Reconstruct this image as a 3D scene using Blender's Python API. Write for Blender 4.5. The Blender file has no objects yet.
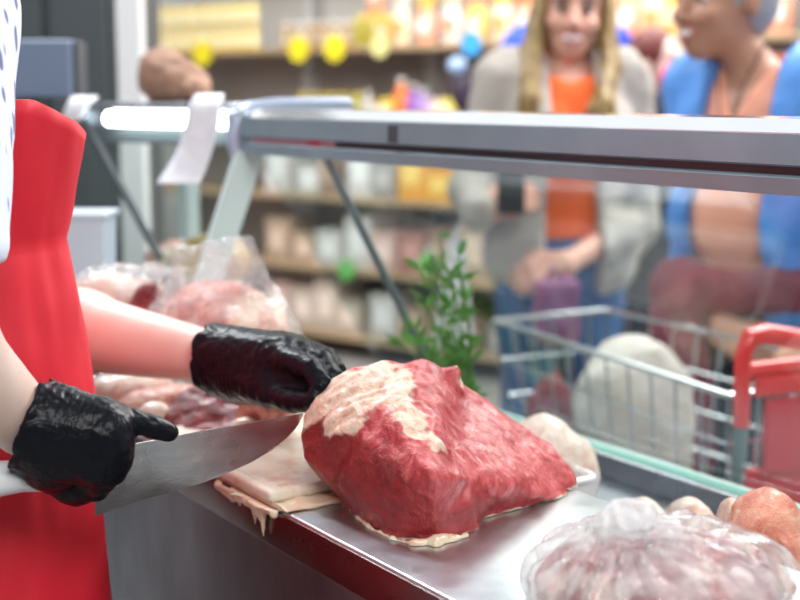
import bpy, bmesh, math, random
import numpy as np
from mathutils import Vector, Matrix

rnd = random.Random(7)
sc = bpy.context.scene
COL = sc.collection
# ------------------------------------------------------------------ camera maths
F, PITCH, CAMZ = 1340.0, math.radians(8.7), 1.29
CP, SP = math.cos(PITCH), math.sin(PITCH)
TH = math.radians(33.9)
D = np.array([-math.sin(TH), math.cos(TH), 0.0])      # along the counter, away
N = np.array([math.cos(TH), math.sin(TH), 0.0])       # across the counter, to the customers
UP = np.array([0, 0, 1.0])
def ray(x, y):
    a, b = (x-400)/F, -(y-300)/F
    return np.array([a, CP+b*SP, -SP+b*CP])
def at(x, y, Y):
    r = ray(x, y); return np.array([0, 0, CAMZ]) + r*(Y/r[1])
def onz(x, y, z=.89):
    r = ray(x, y); return np.array([0, 0, CAMZ]) + r*((z-CAMZ)/r[2])
def W(u, v, z): return D*u + N*v + UP*z
def V3(*a): return np.array(a, float)

# ------------------------------------------------------------------ materials
def newmat(name):
    m = bpy.data.materials.new(name); m.use_nodes = True
    nt = m.node_tree; b = nt.nodes['Principled BSDF']
    return m, nt, b
def c4(c): return (c[0], c[1], c[2], 1)
def ramp(nt, fac, stops):
    r = nt.nodes.new('ShaderNodeValToRGB'); e = r.color_ramp.elements
    while len(e) < len(stops): e.new(.5)
    for i, (p, c) in enumerate(stops):
        e[i].position = p; e[i].color = c4(c)
    nt.links.new(fac, r.inputs[0]); return r.outputs[0]
def noise(nt, scale, detail=3, stretch=None, dist=0, rough=.5):
    tc = nt.nodes.new('ShaderNodeTexCoord'); n = nt.nodes.new('ShaderNodeTexNoise')
    n.inputs['Scale'].default_value = scale; n.inputs['Detail'].default_value = detail
    n.inputs['Distortion'].default_value = dist; n.inputs['Roughness'].default_value = rough
    if stretch:
        mp = nt.nodes.new('ShaderNodeMapping'); mp.inputs['Scale'].default_value = stretch[0:3]
        if len(stretch) > 3: mp.inputs['Rotation'].default_value = stretch[3:6]
        nt.links.new(tc.outputs['Object'], mp.inputs[0]); nt.links.new(mp.outputs[0], n.inputs['Vector'])
    else: nt.links.new(tc.outputs['Object'], n.inputs['Vector'])
    return n.outputs['Fac']
def bump(nt, b, h, strength, dist=.002, prev=None):
    bp = nt.nodes.new('ShaderNodeBump'); bp.inputs['Strength'].default_value = strength
    bp.inputs['Distance'].default_value = dist
    nt.links.new(h, bp.inputs['Height'])
    if prev: nt.links.new(prev, bp.inputs['Normal'])
    nt.links.new(bp.outputs[0], b.inputs['Normal']); return bp.outputs[0]
def pm(name, col, rough=.5, metal=0, var=None, bmp=None, coat=0, sss=0, stretch=None, ior=None):
    m, nt, b = newmat(name)
    b.inputs['Base Color'].default_value = c4(col)
    b.inputs['Roughness'].default_value = rough; b.inputs['Metallic'].default_value = metal
    b.inputs['Coat Weight'].default_value = coat; b.inputs['Coat Roughness'].default_value = .12
    if sss:
        b.inputs['Subsurface Weight'].default_value = sss
        b.inputs['Subsurface Radius'].default_value = (.012, .004, .002); b.inputs['Subsurface Scale'].default_value = 1
    if var: nt.links.new(ramp(nt, noise(nt, var[1], 4, stretch), [(.35, col), (.65, var[0])]), b.inputs['Base Color'])
    if bmp: bump(nt, b, noise(nt, bmp[0], 4, stretch), bmp[1], bmp[2] if len(bmp) > 2 else .002)
    return m
def emit(name, col, s):
    m, nt, b = newmat(name); b.inputs['Emission Color'].default_value = c4(col); b.inputs['Emission Strength'].default_value = s
    b.inputs['Base Color'].default_value = c4(col); return m
def clear(name, tint, ior=1.5, rough=.0, white=0.0, bmp=None, gl=1.0, emitcol=None):
    m = bpy.data.materials.new(name); m.use_nodes = True; nt = m.node_tree; nt.nodes.clear()
    out = nt.nodes.new('ShaderNodeOutputMaterial'); mx = nt.nodes.new('ShaderNodeMixShader')
    tr = nt.nodes.new('ShaderNodeBsdfTransparent'); g = nt.nodes.new('ShaderNodeBsdfGlossy')
    ge = nt.nodes.new('ShaderNodeNewGeometry'); dt = nt.nodes.new('ShaderNodeVectorMath'); dt.operation = 'DOT_PRODUCT'
    def mth(op, a, b_=None):
        q = nt.nodes.new('ShaderNodeMath'); q.operation = op
        for i, x in enumerate((a, b_)):
            if x is None: continue
            if isinstance(x, (int, float)): q.inputs[i].default_value = x
            else: nt.links.new(x, q.inputs[i])
        return q.outputs[0]
    nt.links.new(ge.outputs['Incoming'], dt.inputs[0]); nt.links.new(ge.outputs['Normal'], dt.inputs[1])
    f0 = ((ior-1)/(ior+1))**2; sch = mth('ADD', mth('MULTIPLY', mth('POWER', mth('SUBTRACT', 1, mth('ABSOLUTE', dt.outputs['Value'])), 5), 1-f0), f0)
    tr.inputs[0].default_value = c4(tint); g.inputs['Roughness'].default_value = rough
    base = tr.outputs[0]
    if bmp:
        bp = nt.nodes.new('ShaderNodeBump'); bp.inputs['Strength'].default_value = bmp[1]; bp.inputs['Distance'].default_value = .004
        nt.links.new(noise(nt, bmp[0], 4, dist=1.2), bp.inputs['Height'])
        nt.links.new(bp.outputs[0], g.inputs['Normal']); nt.links.new(bp.outputs[0], dt.inputs[1])
    if white:
        df = nt.nodes.new('ShaderNodeBsdfDiffuse'); tl = nt.nodes.new('ShaderNodeBsdfTranslucent'); a = nt.nodes.new('ShaderNodeMixShader')
        df.inputs[0].default_value = (.97, .97, .98, 1); tl.inputs[0].default_value = (.97, .97, .98, 1); a.inputs[0].default_value = .35
        nt.links.new(df.outputs[0], a.inputs[1]); nt.links.new(tl.outputs[0], a.inputs[2])
        m2 = nt.nodes.new('ShaderNodeMixShader')
        mm = nt.nodes.new('ShaderNodeMapRange'); mm.inputs[1].default_value = .35; mm.inputs[2].default_value = .75
        mm.inputs[3].default_value = white*.35; mm.inputs[4].default_value = min(1, white*2)
        nt.links.new(noise(nt, 22, 3, dist=1.5), mm.inputs[0]); nt.links.new(mm.outputs[0], m2.inputs[0])
        nt.links.new(tr.outputs[0], m2.inputs[1]); nt.links.new(a.outputs[0], m2.inputs[2]); base = m2.outputs[0]
    nt.links.new(sch, mx.inputs[0]); nt.links.new(base, mx.inputs[1]); nt.links.new(g.outputs[0], mx.inputs[2])
    nt.links.new(mx.outputs[0], out.inputs[0]); return m

M = {}
def steel(name, col, rough, st, var=.12, scale=9):
    m, nt, b = newmat(name); b.inputs['Metallic'].default_value = 1
    n = noise(nt, scale, 5, st, rough=.65)
    nt.links.new(ramp(nt, n, [(.3, [c*(1-var) for c in col]), (.7, [min(1, c*(1+var)) for c in col])]), b.inputs['Base Color'])
    mr = nt.nodes.new('ShaderNodeMapRange'); mr.inputs[3].default_value = max(.02, rough-.1); mr.inputs[4].default_value = rough+.12
    nt.links.new(noise(nt, scale*1.7, 5), mr.inputs[0]); nt.links.new(mr.outputs[0], b.inputs['Roughness'])
    bump(nt, b, noise(nt, 60, 2, st), .08, .001)
    return m
M['counter'] = steel('stainless_worktop', (.57, .61, .645), .32, (1, 1, 1, 0, 0, 0), .2, 14)
M['lip'] = steel('stainless_lip', (.20, .16, .16), .24, (1, 1, 1, 0, 0, 0), .1)  # darker, redder than the worktop steel; its dark reflection put into the colour
M['panel'] = steel('galvanised_panel', (.23, .25, .285), .42, (1, 1, .3, 0, 0, 0), .3, 7)
M['alu'] = steel('brushed_aluminium', (.50, .52, .56), .24, (6, .6, 1, 0, 0, TH), .06)
M['rail'] = pm('anodised_rail', (.30, .385, .44), .34, .35, var=((.26, .34, .395), 12))
M['alu_bright'] = steel('polished_aluminium', (.86, .87, .9), .07, (1, 1, 1, 0, 0, 0), .02)
M['groove'] = pm('groove_black', (.035, .02, .025), .35)
M['mint'] = pm('mint_edge', (.60, .72, .70), .25, coat=.4)
M['strut'] = pm('grey_green_metal', (.20, .25, .26), .35, .5)
M['glass'] = clear('case_glass', (.93, .975, .96), 1.5, .0)
M['edge'] = pm('green_glass_edge', (.22, .50, .42), .12, coat=.6)
M['knife'] = steel('knife_blade', (.64, .63, .62), .25, (2, 2, 6, 0, 0, 0), .18, 10)
M['handle'] = pm('white_handle', (.82, .84, .88), .35, coat=.2)
M['board'] = None
M['glove'] = None
M['apron'] = pm('red_apron', (.74, .014, .034), .62, var=((.66, .011, .028), 9), bmp=(420, .25, .0006))
M['white'] = pm('white_plastic', (.85, .85, .85), .35)
M['enamel'] = pm('white_enamel', (.88, .89, .9), .2, coat=.5)
M['paper'] = pm('receipt_paper', (.78, .78, .82), .8, var=((.70, .70, .75), 60))
M['dark'] = pm('dark_grey', (.060, .072, .078), .5)
M['black'] = pm('black_plastic', (.02, .02, .022), .35)
M['bluegrey'] = pm('blue_grey_plastic', (.19, .25, .36), .4)
M['bin'] = pm('pale_grey_bin', (.50, .58, .66), .5)
M['red'] = pm('red_plastic', (.80, .035, .035), .3, coat=.3)
M['redcloth'] = pm('red_fabric_flap', (.62, .02, .03), .6)
M['chrome'] = pm('chrome_wire', (.72, .75, .78), .18, 1)
M['green'] = pm('green_leaf', (.10, .30, .06), .5, var=((.16, .42, .10), 20))
M['stem'] = pm('green_stem', (.12, .26, .06), .6)
M['wood'] = pm('light_shelf_board', (.50, .36, .22), .5, var=((.42, .29, .17), 12))
M['backpanel'] = pm('taupe_back_panel', (.40, .36, .345), .6)
M['post'] = pm('pale_post', (.62, .63, .64), .5)
M['wall'] = pm('pale_wall', (.68, .68, .66), .8)
M['wall_dark'] = pm('dark_wall', (.17, .18, .19), .7)
M['ycard'] = pm('yellow_card', (.90, .74, .02), .6)
M['lcard'] = pm('pale_yellow_card', (.80, .74, .30), .6)
M['bcard'] = pm('blue_card', (.05, .38, .78), .6)
M['gcard'] = pm('green_card', (.18, .62, .16), .6)
M['tube'] = emit('tube_glow', (.93, .98, 1), 9)
def floor_mat():
    m, nt, b = newmat('concrete_tiles'); b.inputs['Roughness'].default_value = .35
    tc = nt.nodes.new('ShaderNodeTexCoord'); br = nt.nodes.new('ShaderNodeTexBrick')
    br.offset = 0; br.inputs['Scale'].default_value = 1; br.inputs['Brick Width'].default_value = .45; br.inputs['Row Height'].default_value = .45
    br.inputs['Mortar Size'].default_value = .004
    br.inputs['Color1'].default_value = (.42, .40, .37, 1); br.inputs['Color2'].default_value = (.36, .35, .33, 1); br.inputs['Mortar'].default_value = (.2, .2, .2, 1)
    nt.links.new(tc.outputs['Object'], br.inputs['Vector']); nt.links.new(br.outputs[0], b.inputs['Base Color']); return m
M['floor'] = floor_mat()
def board_mat():
    m, nt, b = newmat('cutting_board_plastic'); b.inputs['Roughness'].default_value = .32; b.inputs['Coat Weight'].default_value = .3
    b.inputs['Subsurface Weight'].default_value = .1; b.inputs['Subsurface Scale'].default_value = .005
    n = noise(nt, 26, 6, (1, 1, 1, 0, 0, 0), rough=.7)
    nt.links.new(ramp(nt, n, [(.30, (.86, .80, .70)), (.52, (.82, .73, .60)), (.60, (.74, .52, .40)), (.72, (.66, .36, .28))]), b.inputs['Base Color'])
    return m
M['board'] = board_mat()
def glove_mat():
    m, nt, b = newmat('black_nitrile'); b.inputs['Base Color'].default_value = (.007, .008, .012, 1); b.inputs['Specular IOR Level'].default_value = .16
    b.inputs['Roughness'].default_value = .30
    p = bump(nt, b, noise(nt, 70, 3, (1, 1, 1, .3, .2, .5), dist=1.5), .45, .003)
    bump(nt, b, noise(nt, 320, 2), .12, .001, p)
    return m
M['glove'] = glove_mat()
def skin_mat(name, c, c2):
    m, nt, b = newmat(name); b.inputs['Roughness'].default_value = .48
    nt.links.new(ramp(nt, noise(nt, 22, 4), [(.38, c), (.66, c2)]), b.inputs['Base Color'])
    b.inputs['Subsurface Weight'].default_value = .05; b.inputs['Subsurface Radius'].default_value = (.006, .003, .002); b.inputs['Subsurface Scale'].default_value = 1
    bump(nt, b, noise(nt, 380, 3), .12, .0008)
    return m
M['skin'] = skin_mat('skin_light', (.66, .36, .26), (.62, .29, .215))
M['skin_pale'] = skin_mat('skin_rosy', (.74, .57, .50), (.72, .51, .44))
M['skin_tan'] = skin_mat('skin_tan', (.50, .26, .17), (.45, .22, .14))
def shirt_mat():
    m, nt, b = newmat('leaf_print_shirt'); b.inputs['Roughness'].default_value = .8
    tc = nt.nodes.new('ShaderNodeTexCoord'); mp = nt.nodes.new('ShaderNodeMapping'); vo = nt.nodes.new('ShaderNodeTexVoronoi')
    mp.inputs['Scale'].default_value = (80, 80, 26); mp.inputs['Rotation'].default_value = (.3, .5, .2)
    vo.inputs['Scale'].default_value = 1
    nt.links.new(tc.outputs['Object'], mp.inputs[0]); nt.links.new(mp.outputs[0], vo.inputs['Vector'])
    nt.links.new(ramp(nt, vo.outputs['Distance'], [(.26, (.16, .18, .36)), (.32, (.72, .77, .93))]), b.inputs['Base Color'])
    return m
M['shirt'] = shirt_mat()
def meat_mat(name, flesh, flesh2, fat, grain=45, rough=.3, st=(1, 1, 1, 0, 0, 0), bstr=.5, streak=.62):
    """flesh varying with noise; the colour attribute 'fat' turns it to fat, 'cut' to the darker sawn face"""
    m, nt, b = newmat(name)
    L = nt.links.new
    b.inputs['Roughness'].default_value = rough; b.inputs['Coat Weight'].default_value = .2; b.inputs['Coat Roughness'].default_value = .16
    b.inputs['Subsurface Weight'].default_value = .15; b.inputs['Subsurface Radius'].default_value = (.008, .002, .0015); b.inputs['Subsurface Scale'].default_value = 1
    n1 = noise(nt, grain, 5, st, dist=1.0, rough=.62)
    fl = ramp(nt, n1, [(.30, [c*.62 for c in flesh]), (.46, flesh), (.60, flesh2), (.60+.001, flesh2), (streak+.16, [min(1, c*1.1+.12) for c in flesh2])])
    n2 = noise(nt, 60, 5, dist=1.4, rough=.6)
    ft = ramp(nt, n2, [(.28, (fat[0]*.82, fat[1]*.42, fat[2]*.36)), (.44, (fat[0]*.94, fat[1]*.78, fat[2]*.72)), (.62, fat), (.8, [min(1, c*1.08) for c in fat])])
    at_ = nt.nodes.new('ShaderNodeAttribute'); at_.attribute_name = 'fat'
    sep = nt.nodes.new('ShaderNodeSeparateColor'); L(at_.outputs['Color'], sep.inputs[0])
    # break up the fat edge with noise
    mr = nt.nodes.new('ShaderNodeMath'); mr.operation = 'MULTIPLY_ADD'; L(noise(nt, 55, 5, dist=1), mr.inputs[0]); mr.inputs[1].default_value = .9; mr.inputs[2].default_value = -.45
    ad = nt.nodes.new('ShaderNodeMath'); ad.operation = 'ADD'; L(mr.outputs[0], ad.inputs[0]); L(sep.outputs[0], ad.inputs[1])
    fm = nt.nodes.new('ShaderNodeMapRange'); fm.inputs[1].default_value = .38; fm.inputs[2].default_value = .62; L(ad.outputs[0], fm.inputs[0])
    mxc = nt.nodes.new('ShaderNodeMix'); mxc.data_type = 'RGBA'
    L(sep.outputs[1], mxc.inputs[0]); L(fl, mxc.inputs[6])
    cutc = ramp(nt, noise(nt, 30, 5, (1, 1, 2.2, .4, 0, .3), dist=.6, rough=.6), [(.3, (.20, .010, .012)), (.55, (.36, .022, .026)), (.75, (.46, .05, .05))])
    L(cutc, mxc.inputs[7])
    mx = nt.nodes.new('ShaderNodeMix'); mx.data_type = 'RGBA'
    L(fm.outputs[0], mx.inputs[0]); L(mxc.outputs[2], mx.inputs[6]); L(ft, mx.inputs[7]); L(mx.outputs[2], b.inputs['Base Color'])
    p = bump(nt, b, n1, bstr, .004); p = bump(nt, b, noise(nt, 170, 5, dist=.8, rough=.65), .75, .003, p); bump(nt, b, noise(nt, 130, 4, (1, 1, .25, .5, .35, .2), dist=.5), .4, .002, p)
    return m
M['beef'] = meat_mat('raw_beef', (.56, .050, .060), (.72, .155, .16), (.93, .76, .62), 60, .34, (1, 1, .55, .5, .35, .2))
M['beef_dark'] = meat_mat('raw_beef_dark', (.22, .018, .025), (.34, .04, .05), (.85, .50, .40), 60, .25, (1, .25, 1, .3, .2, .9))
M['fat'] = meat_mat('pork_fat', (.80, .46, .36), (.88, .62, .50), (.90, .82, .74), 30, .32, bstr=.3)
M['fatwhite'] = pm('white_fat', (.86, .80, .72), .35, var=((.80, .62, .5), 40), bmp=(80, .4), coat=.3, sss=.1)
M['skinfat'] = pm('translucent_skin_fat', (.80, .68, .50), .3, var=((.78, .50, .36), 30), bmp=(90, .5), coat=.4, sss=.15)
M['pork'] = meat_mat('pale_pork', (.62, .22, .19), (.82, .46, .38), (.90, .78, .66), 40, .3)
M['chicken'] = meat_mat('orange_pork', (.80, .26, .17), (.88, .42, .28), (.92, .70, .55), 30, .25)
M['minced'] = meat_mat('bagged_meat', (.36, .07, .09), (.66, .33, .33), (.85, .70, .66), 75, .3)
M['bag'] = clear('clear_plastic_bag', (.985, .985, .985), 1.45, .10, .22, (28, .9))
M['bag2'] = clear('milky_plastic_bag', (.98, .98, .98), 1.45, .12, .34, (24, .9))
M['bagwhite'] = clear('white_plastic_film', (.98, .98, .98), 1.4, .2, .95, (30, .8))
M['coat_beige'] = pm('beige_coat', (.47, .42, .375), .85, var=((.40, .355, .32), 8), bmp=(9, .5, .02))
M['orange'] = pm('orange_top', (.95, .16, .025), .75, var=((.88, .13, .02), 10), bmp=(12, .3, .01))
M['jeans'] = pm('blue_jeans', (.065, .16, .36), .85, var=((.04, .10, .26), 10))
M['jeans_dark'] = pm('dark_trousers', (.018, .024, .04), .85)
M['jacket_blue'] = pm('blue_jacket', (.11, .33, .80), .6, var=((.08, .26, .68), 7), bmp=(8, .5, .02))
M['royal'] = pm('royal_blue', (.03, .09, .62), .7)
M['peach'] = pm('peach_polo', (.86, .39, .27), .8, var=((.80, .34, .23), 9), bmp=(14, .3, .01))
M['maroon'] = pm('maroon_reflection', (.15, .02, .04), .9, var=((.27, .05, .07), 9), bmp=(14, .6, .02))
M['purple'] = pm('purple_pouch', (.14, .05, .16), .6, var=((.30, .07, .17), 14))
M['hair_blonde'] = pm('blonde_hair', (.36, .24, .085), .42, var=((.19, .115, .04), 60), stretch=(1, 1, .12, 0, 0, 0), bmp=(60, .5, .004))
M['hair_grey'] = pm('grey_hair', (.33, .34, .37), .6, bmp=(60, .5, .004))
M['hair_red'] = pm('red_brown_hair', (.13, .015, .012), .5, bmp=(60, .5, .004))
M['hair_dark'] = pm('dark_hair', (.02, .014, .01), .5)
M['lips'] = pm('lips', (.60, .22, .20), .4)
M['teeth'] = pm('teeth', (.88, .86, .82), .3)
M['eye'] = pm('eye_white', (.8, .8, .8), .2)
M['iris'] = pm('iris_brown', (.05, .025, .015), .2)
M['pink'] = pm('pink_cloth', (.85, .05, .20), .7)
M['shoe'] = pm('shoe', (.05, .05, .05), .6)
M['stripe'] = pm('white_stripe', (.85, .87, .9), .6)
M['creamrefl'] = pm('cream_reflection', (.62, .54, .46), .7, var=((.74, .69, .64), 12), bmp=(14, .7, .02))
M['brownsack'] = pm('brown_sack', (.26, .13, .08), .7, var=((.42, .24, .16), 25), bmp=(30, .6, .01))

# ------------------------------------------------------------------ object helpers
def tag(o, label=None, cat=None, group=None, kind=None):
    if label: o['label'] = label
    if cat: o['category'] = cat
    if group: o['group'] = group
    if kind: o['kind'] = kind
    return o
def empty(name, loc, label=None, cat=None, group=None):
    o = bpy.data.objects.new(name, None); COL.objects.link(o); o.location = loc; o.empty_display_size = .05
    return tag(o, label, cat, group)
def root_loc(o):
    l = Vector((0, 0, 0))
    while o is not None: l += o.location; o = o.parent
    return np.array(l)
def mk(name, verts, faces, mat, parent=None, smooth=True, attrs=None):
    verts = np.asarray(verts, float)
    if parent is None:
        lo, hi = verts.min(0), verts.max(0); org = np.array([(lo[0]+hi[0])/2, (lo[1]+hi[1])/2, lo[2]])
    else: org = root_loc(parent)
    me = bpy.data.meshes.new(name); me.from_pydata((verts-org).tolist(), [], faces if isinstance(faces, list) else faces.tolist())
    if smooth: me.polygons.foreach_set('use_smooth', [True]*len(me.polygons))
    if attrs:
        for k, c in attrs.items():
            a = me.color_attributes.new(k, 'FLOAT_COLOR', 'POINT')
            col = np.ones((len(verts), 4)); col[:, :3] = c; a.data.foreach_set('color', col.ravel())
    me.update(); me.materials.append(mat)
    o = bpy.data.objects.new(name, me); COL.objects.link(o)
    if parent is None: o.location = org
    else: o.parent = parent
    return o
class MB:
    """collects primitives as one mesh"""
    def __init__(s): s.v = []; s.f = []
    def add(s, v, f):
        n = len(s.v); s.v += [tuple(p) for p in v]; s.f += [tuple(i+n for i in q) for q in f]; return s
    def hexa(s, p, bev=0):   # 8 corners: bottom 4 ccw, top 4 ccw
        bm = bmesh.new(); vs = [bm.verts.new(q) for q in p]
        for q in [(3, 2, 1, 0), (4, 5, 6, 7), (0, 1, 5, 4), (1, 2, 6, 5), (2, 3, 7, 6), (3, 0, 4, 7)]: bm.faces.new([vs[i] for i in q])
        bmesh.ops.recalc_face_normals(bm, faces=bm.faces)
        if bev: bmesh.ops.bevel(bm, geom=bm.edges[:], offset=bev, segments=3, affect='EDGES', profile=.5)
        bm.verts.ensure_lookup_table(); bm.verts.index_update()
        s.add([v.co[:] for v in bm.verts], [[v.index for v in f.verts] for f in bm.faces]); bm.free(); return s
    def box(s, lo, hi, bev=0):
        x0, y0, z0 = lo; x1, y1, z1 = hi
        return s.hexa([(x0, y0, z0), (x1, y0, z0), (x1, y1, z0), (x0, y1, z0), (x0, y0, z1), (x1, y0, z1), (x1, y1, z1), (x0, y1, z1)], bev)
    def ubox(s, u0, u1, v0, v1, z0, z1, bev=0):
        return s.hexa([W(u0, v0, z0), W(u1, v0, z0), W(u1, v1, z0), W(u0, v1, z0), W(u0, v0, z1), W(u1, v0, z1), W(u1, v1, z1), W(u0, v1, z1)], bev)
    def tube(s, pts, r, seg=10, cap=True, flat=None):
        pts = [Vector(p) for p in pts]; n = len(pts); rs = r if isinstance(r, (list, tuple)) else [r]*n
        vs = []; up = None
        for i, p in enumerate(pts):
            t = (pts[min(i+1, n-1)]-pts[max(i-1, 0)]).normalized()
            if up is None: up = t.orthogonal().normalized()
            up = (up - t*up.dot(t)).normalized(); b = t.cross(up)
            for k in range(seg):
                a = 2*math.pi*k/seg; vs.append(p+(up*math.cos(a)+b*math.sin(a))*rs[i])
        f = [(i*seg+k, i*seg+(k+1) % seg, (i+1)*seg+(k+1) % seg, (i+1)*seg+k) for i in range(n-1) for k in range(seg)]
        if cap: f += [tuple(range(seg))[::-1], tuple((n-1)*seg+k for k in range(seg))]
        return s.add([tuple(v) for v in vs], f)
    def lathe(s, base, prof, seg=20, axis=None):
        b = np.array(base, float); vs = []
        for r, z in prof:
            for k in range(seg):
                a = 2*math.pi*k/seg; vs.append(b+V3(r*math.cos(a), r*math.sin(a), z))
        f = [(i*seg+k, i*seg+(k+1) % seg, (i+1)*seg+(k+1) % seg, (i+1)*seg+k) for i in range(len(prof)-1) for k in range(seg)]
        f += [tuple(range(seg))[::-1], tuple((len(prof)-1)*seg+k for k in range(seg))]
        return s.add(vs, f)
    def prism(s, poly_front, off):
        n = len(poly_front); o = np.array(off); a = [np.array(p) for p in poly_front]
        vs = a+[p+o for p in a]; f = [tuple(range(n)), tuple(range(2*n-1, n-1, -1))]+[(i, i+n, (i+1) % n+n, (i+1) % n) for i in range(n)]
        return s.add(vs, f)
    def build(s, name, mat, parent=None, smooth=False, label=None, cat=None, group=None, kind=None, bevel=0):
        o = mk(name, s.v, s.f, mat, parent, smooth)
        bm = bmesh.new(); bm.from_mesh(o.data); bmesh.ops.recalc_face_normals(bm, faces=bm.faces); bm.to_mesh(o.data); bm.free()
        if smooth:
            try: o.data.set_sharp_from_angle(angle=math.radians(40))
            except Exception: pass
        return tag(o, label, cat, group, kind)
def copy_tree(o, loc, label=None, rz=None):
    c = o.copy(); COL.objects.link(c); c.location = loc
    if rz is not None: c.rotation_euler.z = rz
    if label: c['label'] = label
    for ch in o.children:
        d = ch.copy(); COL.objects.link(d); d.parent = c
        for g in ch.children:
            e = g.copy(); COL.objects.link(e); e.parent = d
    return c

# ------------------------------------------------------------------ signed-distance modelling
def vn(P, seed=0):
    """value noise -1..1"""
    I = np.floor(P).astype(np.int64); f = P-I; f = f*f*(3-2*f)
    def h(i, j, k):
        x = (i*374761393+j*668265263+k*2147483647+seed*1274126177) & 0xffffffff
        x = ((x ^ (x >> 13))*1274126177) & 0xffffffff; x = ((x ^ (x >> 16))*2246822519) & 0xffffffff
        return ((x ^ (x >> 15)) & 0xffff)/32767.5-1
    r = 0
    for a in (0, 1):
        for b in (0, 1):
            for c in (0, 1):
                w = (f[:, 0] if a else 1-f[:, 0])*(f[:, 1] if b else 1-f[:, 1])*(f[:, 2] if c else 1-f[:, 2])
                r = r+w*h(I[:, 0]+a, I[:, 1]+b, I[:, 2]+c)
    return r
def fbm(P, sc_, oct=3, seed=0):
    r = 0; a = 1
    for o in range(oct): r = r+a*vn(P*sc_*2**o+o*17.3, seed+o); a *= .5
    return r
def ridged(P, sc_, seed=0): return 1-2*np.abs(vn(P*sc_, seed))
def smin(a, b, k):
    if k <= 0: return np.minimum(a, b)
    h = np.clip(.5+.5*(b-a)/k, 0, 1); return b*(1-h)+a*h-k*h*(1-h)
def smax(a, b, k): return -smin(-a, -b, k)
def cap(a, b, ra, rb=None, k=.01):
    a, b = np.array(a, float), np.array(b, float); rb = ra if rb is None else rb; ba = b-a; L2 = ba@ba+1e-12
    def f(P):
        t = np.clip(((P-a)@ba)/L2, 0, 1); return np.linalg.norm(P-a-t[:, None]*ba, axis=1)-(ra+(rb-ra)*t)
    R = max(ra, rb); return (f, np.minimum(a, b)-R, np.maximum(a, b)+R, k)
def ell(c, r, R=None, k=.02):
    c, r = np.array(c, float), np.array(r, float); R = np.eye(3) if R is None else R
    def f(P):
        q = (P-c)@R; k0 = np.linalg.norm(q/r, axis=1); k1 = np.linalg.norm(q/(r*r), axis=1)+1e-9; return k0*(k0-1)/k1
    m = np.abs(R)@r; return (f, c-m, c+m, k)
def rbox(c, h, R=None, rr=.01, k=.01):
    c, h = np.array(c, float), np.array(h, float); R = np.eye(3) if R is None else R
    def f(P):
        q = np.abs((P-c)@R)-(h-rr); return np.linalg.norm(np.maximum(q, 0), axis=1)+np.minimum(q.max(1), 0)-rr
    m = np.abs(R)@h; return (f, c-m, c+m, k)
def hull(pts, sk=.01, k=.01, rr=0.0):
    bm = bmesh.new()
    for p in pts: bm.verts.new(p)
    r = bmesh.ops.convex_hull(bm, input=bm.verts[:]); pl = []
    bmesh.ops.recalc_face_normals(bm, faces=bm.faces)
    c = np.mean(np.array(pts), 0)
    for f in bm.faces:
        n = np.array(f.normal); p = np.array(f.verts[0].co)
        if (c-p)@n > 0: n = -n
        if not any(abs(n@m-1) < 1e-4 and abs(p@m-e) < 1e-4 for m, e in pl): pl.append((n, p@n))
    bm.free()
    def f(P):
        d = None
        for n, e in pl:
            q = P@n-e; d = q if d is None else smax(d, q, sk)
        return d-rr
    pts = np.array(pts); return (f, pts.min(0)-rr, pts.max(0)+rr, k)
def rotz(a): c, s = math.cos(a), math.sin(a); return np.array([[c, -s, 0], [s, c, 0], [0, 0, 1.]])
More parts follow.
